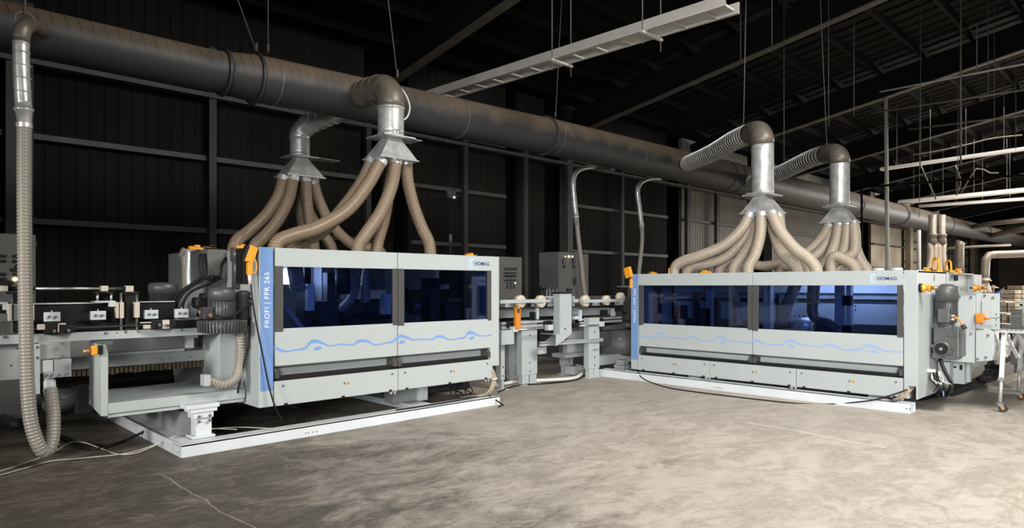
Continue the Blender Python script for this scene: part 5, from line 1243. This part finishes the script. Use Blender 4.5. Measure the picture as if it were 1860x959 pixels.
# geared motor: its broad side faces the length of the machine
XG = 9.95
c = at(1720, 655, X=XG)
t = thing('geared_motor', 'grey geared motor with upright motor on the end of the right machine', 'motor', c)
m = MB(); rectX(m, 1695, 594, 1742, 650, XG, .2); m.build('gear_case', 'gear_grey', t, .015)
m = MB(); rectX(m, 1742, 600, 1749, 648, XG+.02, .16); rectX(m, 1693, 646, 1740, 652, XG-.02, .24); rectX(m, 1720, 606, 1738, 611, XG-.012, .02)
for u in (1700, 1715, 1730): rectX(m, u, 592, u+3, 598, XG-.015, .03)
m.build('casing_rib', 'gear_grey', t, .006)
c = at(1710.5, 633.5, X=XG); nx = Vector((-1, 0, 0))
m = MB(); m.lathe(c, nx, [(0, .105), (.02, .10), (.022, .090), (.03, .088)], 28)
for k in range(6):
    a = k*PI/3+.3; q = c+Vector((0, math.cos(a)*.105, math.sin(a)*.105)); m.cyl(q, q+nx*.02, .022, seg=10)
m.build('output_flange', 'gear_grey', t)
m = MB(); m.cyl(c+nx*.028, c+nx*.034, .076, seg=24); m.build('shaft_seal', 'black_plastic', t)
m = MB(); m.cyl(c+nx*.03, c+nx*.04, .020, seg=16); m.build('shaft_end', 'steel', t)
c = at(1729, 625, X=XG); m = MB(); m.cyl(c, c+nx*.015, .062, seg=24); m.build('cover_disc', 'gear_grey', t)
c = at(1720, 594, X=XG+.1); cx, cy = c.x, c.y; zb = c.z
m = MB(); m.lathe((cx, cy, zb-.01), (0, 0, 1), [(0, .10), (.02, .10), (.03, .085), (.06, .085), (.07, .11), (.38, .11)], 28)
for k in range(30):
    a = k*2*PI/30; d = Vector((math.cos(a), math.sin(a), 0)); p = Vector((cx, cy, zb+.24)); m.beam(p+d*.105, p+d*.122, .006, .22)
m.build('motor_body', 'motor_grey', t)
zt = at(1720, 516, X=cx).z; z1_ = at(1720, 547, X=cx).z
m = MB(); m.lathe((cx, cy, z1_), (0, 0, 1), [(0, .128), (zt-z1_-.06, .128), (zt-z1_-.025, .115), (zt-z1_-.015, .07), (zt-z1_, .068), (zt-z1_+.004, 0)], 32); m.build('fan_cowl', 'gear_grey', t)
m = MB(); rectX(m, 1703, 561, 1724, 586, XG-.07, .1); tb = m.build('terminal_box', 'gear_grey', t, .008)
m = MB()
for v in (574, 580): a = at(1724, v, X=XG-.03); m.cyl(a, a+Vector((0, -.06, 0)), .02, seg=10)
m.build('cable_gland', 'steel', t)
m = MB(); cable(m, [at(1731, 574, X=XG-.04), at(1741, 580, X=XG-.05), at(1748, 590, X=XG-.05), at(1752, 596, X=XG-.05)], .012); m.build('orange_lead', 'orange_dark', t)
m = MB(); m.cyl(at(1748, 590, X=XG-.05), at(1753, 598, X=XG-.05), .028, seg=10); m.build('dark_plug', 'dark_steel', t)
def coupler(label, c, ax, s=1):
    o = thing('air_coupling', label, 'coupling', c); ax = Vector(ax)
    m = MB(); m.cyl(c, c+ax*.035*s, .055*s, seg=16); m.build('black_disc', 'black_plastic', o)
    m = MB(); m.lathe(c+ax*.035*s, ax, [(0, .055*s), (.015*s, .055*s), (.035*s, .035*s), (.06*s, .035*s), (.075*s, .05*s), (.09*s, .05*s)], 10); m.build('body', 'orange', o)
    m = MB(); m.cyl(c+ax*.12*s, c+ax*.2*s, .022*s, seg=10); m.build('brass_nut', 'brass', o); return o
coupler('orange coupling high on the near end face of the right machine', at(1670, 523, Y=YE), (0, -1, 0))
coupler('smaller orange coupling further back on the right machine end', at(1763, 523, Y=YE+.05), (0, -1, 0), 1.1)
c = at(1779, 578, X=XB-.02)
o = thing('door_latch', 'orange latch with a thin rod on the white side cover', 'latch', c)
m = MB(); m.box(c.x-.04, c.x+.04, c.y-.05, c.y+.04, c.z-.06, c.z+.06); m.build('latch_body', 'orange_dark', o, .008)
m = MB(); m.box(c.x-.05, c.x-.04, c.y-.02, c.y+.02, c.z-.03, c.z+.03); m.cyl(c+Vector((0, -.05, 0)), c+Vector((0, -.11, 0)), .015); m.build('latch_bolt', 'orange_dark', o)
m = MB(); m.cyl(c+Vector((0, -.1, 0)), at(1864, 572, X=XB-.0), .004, seg=6); m.build('thin_rod', 'wire', o)
coupler('small orange coupling at the right end post of the left machine', Vector((6.262, 6.86, at(910, 500, Y=6.86).z)), (1, 0, 0), .9)
# cables at the right end
t = thing('cable_bundle', 'thick tan cable bundle leaving the notch of the right machine end post', 'cables', at(1648, 733, X=9.45))
m = MB()
for k in range(8):
    a_ = k*PI/4; o_ = .026*math.cos(a_); q_ = .022*math.sin(a_); cable(m, [Vector((9.62, 2.56+o_, .33+q_)), Vector((9.50, 2.57+o_, .30+q_)), Vector((9.43+q_*.5, 2.63+o_, .22+q_)), Vector((9.47+q_, 2.74+o_, .135+abs(q_)*.5))], .0125)
m.build('cables', 'cable_tan', t)
t = thing('cable_tangle', 'tangle of black and pale cables hanging at the base of the right machine end', 'cables', at(1705, 705, X=9.95))
m = MB(); random.seed(11)
for k in range(8):
    u = 1690+random.random()*22; cable(m, [at(u, 672+random.random()*8, X=9.9), at(u-4+random.random()*14, 690, X=9.85), at(u+6+random.random()*14, 706, X=9.8), at(u-14+random.random()*30, 718, Z=.03)], .007)
m.build('black_cables', 'cable_black', t)
m = MB()
for k in range(6):
    u = 1690+random.random()*18; cable(m, [at(u, 674, X=9.9), at(u+8*random.random(), 690, X=9.85), at(u+22*random.random(), 700, X=9.8), at(u+10, 720-6*random.random(), Z=.03)], .006)
m.build('pale_cables', 'cable_white', t)
m = MB(); cable(m, [at(1707, 652, X=9.98), at(1716, 674, X=9.9), at(1727, 694, X=9.85), at(1728, 708, X=9.82), at(1717, 718, Z=.03), at(1700, 718, Z=.03)], .024); m.build('thick_black_hose', 'cable_black', t)
m = MB(); m.rings([at(1713, 710, X=9.8), at(1714, 720, X=9.8)], .010, 8); m.build('blue_cable_end', 'blue_paint', t)
m = MB(); rectX(m, 1684, 671, 1698, 676, 9.86, .06); m.build('connector_block', 'cable_white', t)
fcable('thick black cable lying on the floor beside the right frame corner', [Fz(1668, 727), Fz(1690, 722), Fz(1712, 716), Fz(1735, 708)], .022, 'cable_black')
# energy chain
t = thing('energy_chain', 'black cable carrier chain curving up behind the white covers', 'cable chain', at(1770, 695, Z=0))
pts = spline([Fz(1722, 712, .06), Fz(1752, 702, .06), Fz(1785, 690, .08), at(1799, 682, X=10.8), at(1804, 668, X=10.8), at(1801, 655, X=10.8)], .07)
m = MB()
for a, b in zip(pts, pts[1:]): m.beam(a, a.lerp(b, .8), .16, .085)
m.rings(pts, .035, 8)
m.build('chain_links', 'black_plastic', t)
# expandable scissor roller conveyor
XS = 10.38
t = thing('expandable_conveyor', 'white legged expandable scissor conveyor on casters at the right edge', 'conveyor', at(1817, 748, Z=0))
ys = [at(u, 600, X=XS).y for u in (1803, 1826, 1849, 1872, 1896, 1920)]
zt_, zb_ = at(1830, 606, X=XS).z, at(1830, 649, X=XS).z
for x in (XS, XS+1.25):
    for i in range(len(ys)-1):
        m = MB(); m.beam((x, ys[i], zt_), (x, ys[i+1], zb_), .012, .04); m.beam((x+.02, ys[i], zb_), (x+.02, ys[i+1], zt_), .012, .04)
        ym = (ys[i]+ys[i+1])/2; m.cyl((x-.015, ym, (zt_+zb_)/2), (x+.03, ym, (zt_+zb_)/2), .014, seg=8); m.build('scissor_link', 'steel', t)
n = 14
for i in range(n):
    y = ys[0]+(ys[-1]-ys[0])*i/(n-1); m = MB(); m.cyl((XS, y, zt_+.03), (XS+1.25, y, zt_+.03), .025, seg=10); m.build('roller', 'steel', t)
m = MB(); m.box(XS-.02, XS-.01, ys[-1], ys[0], zt_+.01, zt_+.04); m.build('side_strip', 'alu', t)
def leg(x, y, par):
    m = MB(); m.beam((x-.01, y, zt_+.03), (x, y+.03, .42), .05, .045, (1, 0, 0)); lg = m.build('leg', 'frame_white', par, .003)
    m = MB(); m.rings([(x, y+.03, .44), (x, y+.045, .12)], .021, 12); m.build('leg_tube', 'alu', par)
    m = MB(); m.box(x-.03, x+.03, y+.00, y+.06, .40, .44); m.cyl((x-.02, y, zt_), (x-.05, y, zt_), .02, seg=10); m.build('leg_clamp', 'steel', par)
    y += .045
    m = MB()
    for dx in (-.03, .03): m.prism([(x+dx, y+.04, .12), (x+dx, y-.03, .12), (x+dx, y-.055, .05), (x+dx, y-.03, .035)], (.005, 0, 0))
    m.box(x-.03, x+.035, y-.035, y+.045, .112, .122); cs = m.build('caster_fork', 'steel', par)
    m = MB(); m.cyl((x-.02, y-.035, .05), (x+.025, y-.035, .05), .05, seg=20); m.build('caster_wheel', 'dark_steel', par)
    m = MB(); m.cyl((x-.035, y-.035, .05), (x-.029, y-.035, .05), .018, seg=10); m.build('brake_hub', 'orange_dark', par)
leg(XS, at(1819, 740, X=XS).y-.03, t); leg(XS+1.25, at(1857, 720, X=XS+1.25).y, t); leg(XS, ys[-1]+.05, t)
# boards and grey feeder behind
XF = 12.6
t = thing('feeder_box', 'grey perforated feeder box behind the scissor conveyor', 'machine', at(1850, 690, Z=0))
m = MB(); rectX(m, 1836, 563, 1857, 606, XF, .3); rectX(m, 1835, 612, 1854, 662, XF, .3); rectX(m, 1842, 606, 1848, 690, XF+.1, .1); m.build('box_body', 'gear_grey', t, .006)
m = MB(); rectX(m, 1853, 545, 1857, 612, XF+.5, .1); rectX(m, 1850, 552, 1870, 556, XF+.5, .1); m.build('white_rail', 'machine_white', t)
o = thing('timber_board', 'pale timber board behind the scissor conveyor, upper one', 'board', at(1845, 650, X=13.2))
m = MB(); m.beam(at(1823, 655, X=13.2), at(1880, 637, X=13.2), .04, .09); m.build('board', 'wood_pale', o)
o = thing('timber_board', 'pale timber board behind the scissor conveyor, lower one', 'board', at(1845, 688, X=12.4))
m = MB(); m.beam(at(1823, 692, X=12.4), at(1880, 672, X=12.4), .04, .1); m.build('board', 'wood_pale', o)
# far tables, lumber stacks, people
def U(u, v, d):                                          # point on the ray at ground distance d
    a = Fv+Rv*((u-CX)/FPX)+Vector((0, 0, (HZ-v)/FPX)); return Vector((0, 0, CAMH))+a*d
base = U(1845, 600, 26); dirr = Rv
k = 0
names = []
for col in range(4):
    for row in range(9):
        u = 1832+col*14.5; v = 578-row*0
        c = U(1836+col*13, 519, 27.5+col*.2); z = .05+row*.175
        if row >= 8 and col in (0,): continue
        o = thing('lumber_bundle', 'stacked bundle of sawn lumber in the tall pile at the right edge far behind', 'lumber', (c.x, c.y, z), YAW-PI/2, 'lumber bundles in the far right pile')
        m = MB()
        for i in range(3):
            for j in range(2): m.box(-.13+.088*i, -.05+.088*i, -.4, .4, .01+.075*j, .078+.075*j)
        m.build('boards', 'wood_pale' if (row+col) % 3 else 'wood', o, local=True)
for (u0, u1, v, d) in ((1815, 1832, 548, 24), (1817, 1835, 570, 22), (1815, 1840, 590, 18)):
    o = thing('work_table', {548: 'far work table under the hatted worker', 570: 'far low shelf table beside the lumber pile', 590: 'far pale bench top left of the feeder box'}[v], 'table', Vector((U((u0+u1)/2, 600, d).x, U((u0+u1)/2, 600, d).y, 0)))
    a, b = U(u0, v, d), U(u1, v, d); m = MB(); m.beam(a, b, .6, .06); m.build('table_top', 'wood_pale', o)
    for q in (a.lerp(b, .1), a.lerp(b, .9)): m = MB(); m.box(q.x-.03, q.x+.03, q.y-.03, q.y+.03, 0, q.z); m.build('leg', 'dark_steel', o)
def person(label, c, rz, hat, bend):
    t = thing('person', label, 'person', c, rz)
    me = bpy.data.meshes.new('body'); b = bmesh.new(); lay = b.verts.layers.skin.verify()
    lean = .45 if bend else .05; dr = .17 if bend else 0
    J = {'pel': (0, 0, .92, .13), 'spine': (0, -lean*.4, 1.15-dr*.4, .13), 'chest': (0, -lean*.8, 1.35-dr*.8, .14), 'neck': (0, -lean, 1.48-dr, .055), 'head': (0, -lean-.03, 1.60-dr, .095), 'top': (0, -lean-.03, 1.68-dr, .07)}
    for s, n in ((-1, 'l'), (1, 'r')):
        J['sh'+n] = (s*.18, -lean*.9, 1.40-dr*.9, .065); J['el'+n] = (s*.24, -lean-.08, 1.14-dr, .048); J['wr'+n] = (s*.18, -lean-.32, 1.05-dr, .034); J['ha'+n] = (s*.16, -lean-.42, 1.03-dr, .038)
        J['hp'+n] = (s*.09, 0, .86, .095); J['kn'+n] = (s*.11, -.04, .48, .062); J['an'+n] = (s*.11, .02, .09, .045); J['to'+n] = (s*.12, -.14, .05, .045)
    vv = {}
    for kx, (x, y, z, r) in J.items(): q = b.verts.new((x, y, z)); q[lay].radius = (r, r); vv[kx] = q
    vv['pel'][lay].use_root = True
    E = [('pel', 'spine'), ('spine', 'chest'), ('chest', 'neck'), ('neck', 'head'), ('head', 'top')]
    for n in 'lr': E += [('chest', 'sh'+n), ('sh'+n, 'el'+n), ('el'+n, 'wr'+n), ('wr'+n, 'ha'+n), ('pel', 'hp'+n), ('hp'+n, 'kn'+n), ('kn'+n, 'an'+n), ('an'+n, 'to'+n)]
    for a_, b_ in E: b.edges.new((vv[a_], vv[b_]))
    b.to_mesh(me); b.free(); o = bpy.data.objects.new('body', me); C.objects.link(o); o.parent = t; me.materials.append(M['skin'])
    o.modifiers.new('skin', 'SKIN'); sb = o.modifiers.new('sub', 'SUBSURF'); sb.levels = 1; sb.render_levels = 1
    ORG[o.name] = ORG[t.name]
    m = MB(); m.rings([(0, -.0, .90), (0, -lean*.4, 1.15-dr*.4), (0, -lean*.8, 1.36-dr*.8), (0, -lean*.95, 1.46-dr)], [.17, .18, .20, .09], 16)
    for s in (-1, 1): m.rings([(s*.13, -lean*.9, 1.41-dr*.9), (s*.20, -lean*.95, 1.38-dr*.9), (s*.25, -lean-.08, 1.14-dr), (s*.19, -lean-.28, 1.06-dr)], [.09, .085, .068, .052], 12)
    m.build('shirt', 'shirt_blue', t, local=True)
    m = MB()
    for s in (-1, 1): m.rings([(s*.085, 0, .94), (s*.095, 0, .80), (s*.11, -.04, .48), (s*.11, .02, .12)], [.12, .12, .085, .07], 12)
    m.build('trousers', 'trouser', t, local=True)
    if hat: m = MB(); m.lathe((0, -lean-.03, 1.66-dr), (0, 0, 1), [(0, .26), (.005, .26), (.15, .02), (.155, 0)], 24); m.build('conical_hat', 'hat_straw', t, local=True)
    else: m = MB(); m.lathe((0, -lean-.02, 1.62-dr), (0, 0, 1), [(0, .115), (.06, .11), (.11, .07), (.125, 0)], 16); m.build('hair', 'cable_black', t, local=True)
g = U(1791, 600, 34); g.z = 0; person('person in a blue shirt and pale conical straw hat working far behind', g, YAW-PI/2, True, True)
g = U(1811, 600, 37); g.z = 0; person('person in a blue shirt bending over beside the lumber pile', g, YAW-PI/2-.12, False, True)
# far small hood and hoses, far pipes
def farhood(label, u, v, d, n, w_, lab2):
    c = U(u, v, d); t = thing('extraction_hood', label, 'hood', c)
    m = MB()
    for dx in (-.16, .16): m.lathe(c+Rv*dx, (0, 0, 1), [(-.12, .15), (0, .15), (.12, .13), (.14, .17), (.2, .17), (.24, .13), (.9, .13)], 16)
    m.build('hood_cones', 'galv_dusty', t)
    for k in range(n):
        f = (k/(n-1)-.5); e = U(u+f*w_, 492, d)
        o = thing('extraction_hose', lab2, 'hose', e, 0, lab2.split(' of ')[0]); m = MB(); m.rings(spline([c+Rv*f*.5+Vector((0, 0, -.1)), c.lerp(e, .5)+Rv*f*.1, e-Vector((0, 0, .3)), Vector((e.x, e.y, .02))], .2), .085, 12); m.build('hose_wall', 'hose_clear', o)
farhood('small pair of hoods under the duct behind the lifting eyes', 1702, 436, 24, 4, 34, 'far pale hose below the small pair of hoods')
t = thing('far_pipe', 'far bent pale pipe with a cone of hoses near the right edge', 'pipe', U(1790, 505, 25))
m = MB(); m.rings(spline([U(1875, 460, 25), U(1830, 462, 25), U(1800, 463, 25), U(1792, 468, 25), U(1790, 480, 25), U(1789, 506, 25)], .2), .14, 16); m.build('pipe', 'galv_dusty', t)
m = MB(); a = U(1789, 504, 25); m.lathe(a, (0, 0, -1), [(0, .15), (.1, .2), (.14, .22)], 16); m.build('cone', 'galv_dusty', t)
m = MB()
for du in (-9, -2, 8): m.rings(spline([U(1789, 508, 25), U(1789+du*.5, 520, 25), U(1789+du, 532, 25)], .2), .09, 10)
m.build('hoses', 'hose_clear', t)
for lab, pts, r in (('far grey pipe dropping behind the lifting eyes', [(1745, 440), (1742, 445), (1742, 583)], .2), ('far brown pipe running level below the duct end', [(1718, 451), (1790, 447), (1835, 445)], .06), ('far pale pipe joining the duct near the right edge, lower one', [(1797, 429, 37), (1830, 421, 33), (1880, 413)], .13), ('far pale pipe joining the duct near the right edge, upper one', [(1750, 415, 33.5), (1800, 406, 32), (1880, 398)], .11)):
    m = MB(); m.rings([U(q[0], q[1], q[2] if len(q) > 2 else 30) for q in pts], r, 14); tag(m.build('far_pipe', 'galv_dusty'), lab, 'pipe')

# ------------------------------------------------------------------ things under the roof
t = thing('cable_ladder', 'pale steel cable ladder hanging from the roof above the duct', 'cable tray', at(1060, 100, X=7.6))
XL = 7.5; zL = 4.98; y0 = at(1318, 10, X=XL).y; y1 = 11.0
def zl(y): return 4.98+(5.05-4.98)*(y-y0)/6
m = MB()
W_ = .34
m.prism([(XL, y0, zl(y0)), (XL, y1, zl(y1)), (XL, y1, zl(y1)+.15), (XL, y0, zl(y0)+.15)], (.006, 0, 0)); m.prism([(XL, y0, zl(y0)), (XL, y1, zl(y1)), (XL, y1, zl(y1)+.006), (XL, y0, zl(y0)+.006)], (.035, 0, 0)); m.build('side_rail', 'tray_white', t)
m = MB(); m.prism([(XL+W_, y0-.0, zl(y0)), (XL+W_, y1, zl(y1)), (XL+W_, y1, zl(y1)+.15), (XL+W_, y0-.0, zl(y0)+.15)], (.006, 0, 0)); m.prism([(XL+W_-.035, y0, zl(y0)), (XL+W_-.035, y1, zl(y1)), (XL+W_-.035, y1, zl(y1)+.006), (XL+W_-.035, y0, zl(y0)+.006)], (.035, 0, 0)); m.build('side_rail', 'tray_white', t)
n = 16
for i in range(n):
    y = y0+.3+(y1-y0-.4)*i/(n-1); m = MB(); m.box(XL+.006, XL+W_, y-.015, y+.015, zl(y)+.01, zl(y)+.03); m.build('rung', 'tray_white', t)
m = MB(); m.box(XL+.02, XL+.30, y0+.05, y0+1.7, zl(y0)+.04, zl(y0)+.07); m.build('cover_sheet', 'tray_white', t)
for y in (at(1170, 50, X=XL).y, at(1006, 100, X=XL).y):
    m = MB(); m.box(XL-.06, XL+W_+.08, y-.02, y+.02, zl(y)-.035, zl(y)); m.build('cross_bracket', 'tray_white', t)
    for dx in (-.04, W_+.05):
        m = MB(); m.rings([(XL+dx, y, zl(y)-.18), (XL+dx, y, rz_(y, .9))], .008, 6); m.build('hanger_rod', 'wire', t)
def ypipe(label, u0, v0, u1, v1, X, r, mt, cat='pipe', name='ceiling_pipe'):
    a = at(u0, v0, X=X); b = at(u1, v1, X=X); d = (b-a); b = a+d*1.25
    m = MB(); m.rings([a, b], r, 10); return tag(m.build(name, mt), label, cat)
ypipe('thin bright pipe under the roof, uppermost of three at the top right', 1598, 167, 1860, 116, 19, .022, 'pipe_white')
ypipe('thin pipe under the roof, middle one of three at the top right', 1582, 205, 1860, 163, 19, .022, 'galv_dusty')
ypipe('thin pipe under the roof, lowest of three at the top right', 1650, 235, 1860, 209, 19, .022, 'galv_dusty')
ypipe('brown level pipe crossing behind the white pole at the right', 1566, 340, 1860, 318, 20, .03, 'beam_steel')
m = MB(); m.rings([at(1565, 340, X=20), at(1566, 500, X=20)], .03, 8); tag(m.build('down_pipe', 'beam_steel'), 'thin dark down pipe left of the white pole', 'pipe')
def ytray(label, u0, v0, u1, v1, X, w_, h):
    a = at(u0, v0, X=X); b = at(u1, v1, X=X); b = a+(b-a)*1.25
    t = thing('light_trunking', label, 'trunking', a); m = MB(); m.beam(a, b, w_, h); m.build('trunk', 'trunk_white', t)
    m = MB(); m.beam(a+Vector((0, 0, h*.7)), b+Vector((0, 0, h*.7)), w_*.4, h*.5); m.build('back_rail', 'tray_white', t)
    for f in (.1, .3, .5, .7, .9):
        p = a.lerp(b, f); m = MB(); m.rings([p, (p.x, p.y, rz_(p.y, .9))], .01, 6); m.build('hanger_rod', 'wire', t)
ytray('bright white trunking at the right, uppermost of three', 1600, 308, 1860, 271, 24, .22, .07)
ytray('bright white trunking at the right, broad middle one', 1634, 368, 1860, 346, 30, .5, .10)
ytray('bright white trunking at the right, lowest of three', 1670, 375, 1860, 362, 33, .3, .08)
for lab, u, v0, v1, X, r, mt in (('slim white pole standing behind the right machine, seen above its logo', 1613, 179, 492, 21.72, .055, 'pipe_white'), ('short white pole behind the lifting eyes', 1669, 418, 492, 23.5, .055, 'pipe_white'),
                              ('pale hanger pipe at the top right with a short bent branch', 1745, 20, 300, 17, .018, 'galv_dusty')):
    a = at(u, v1, X=X); b = at(u-4 if u == 1613 else u, v0, X=X); b.z = b.z if u == 1669 else (rz_(b.y, .0) if u == 1613 else rz_(b.y, .87)); a.z = 0 if u < 1700 else a.z
    t = thing('vertical_pole', lab, 'pole', a); m = MB(); m.rings([a, b], r, 10); m.build('pole', mt, t)
    if u == 1745: m = MB(); m.rings([at(1747, 55, X=X), at(1775, 45, X=X), at(1774, 128, X=X)], .012, 6); m.build('bent_branch', mt, t)
for (u, v0, v1, X) in ((1672, 0, 300, 18), (1795, 0, 170, 19), (1402, 0, 82, 12), (1551, 0, 210, 16), (1345, 0, 110, 13), (1424, 165, 300, 15), (1806, 120, 240, 20), (1670, 310, 395, 22), (1740, 270, 345, 22), (1845, 250, 272, 22), (1505, 120, 230, 14)):
    a = at(u, v1, X=X); q = rz_(a.y, .9)
    m = MB(); m.rings([a, (a.x, a.y, q)], .009 if X > 14 else .007, 6); tag(m.build('hanger_wire', 'wire'), 'thin hanger wire hanging from the dark roof at the right', 'wire', 'thin hanger wires under the roof on the right')
for pts, lab in (([(1655, 282), (1700, 275), (1760, 262), (1800, 252), (1860, 245)], 'sagging cable above the uppermost white trunking'), ([(1735, 300), (1745, 330), (1737, 355)], 'curved cable dropping from the uppermost white trunking'), ([(1745, 352), (1765, 318), (1778, 305), (1800, 315), (1815, 314)], 'knotted cable between the white trunkings'), ([(1672, 300), (1700, 362)], 'slanting cable left of the knotted cable')):
    m = MB(); cable(m, [at(a, b, X=23.5) for a, b in pts], .02, step=.2); tag(m.build('hanging_cable', 'galv_dusty'), lab, 'cable')
a = at(1318, 100, X=16)
m = MB(); m.rings([Vector((8.6, 12.8, 5.75)), Vector((12.0, 12.8, 5.75))], .03, 8); tag(m.build('wall_conduit', 'girt_steel'), 'thin conduit high on the back wall behind the duct', 'conduit')
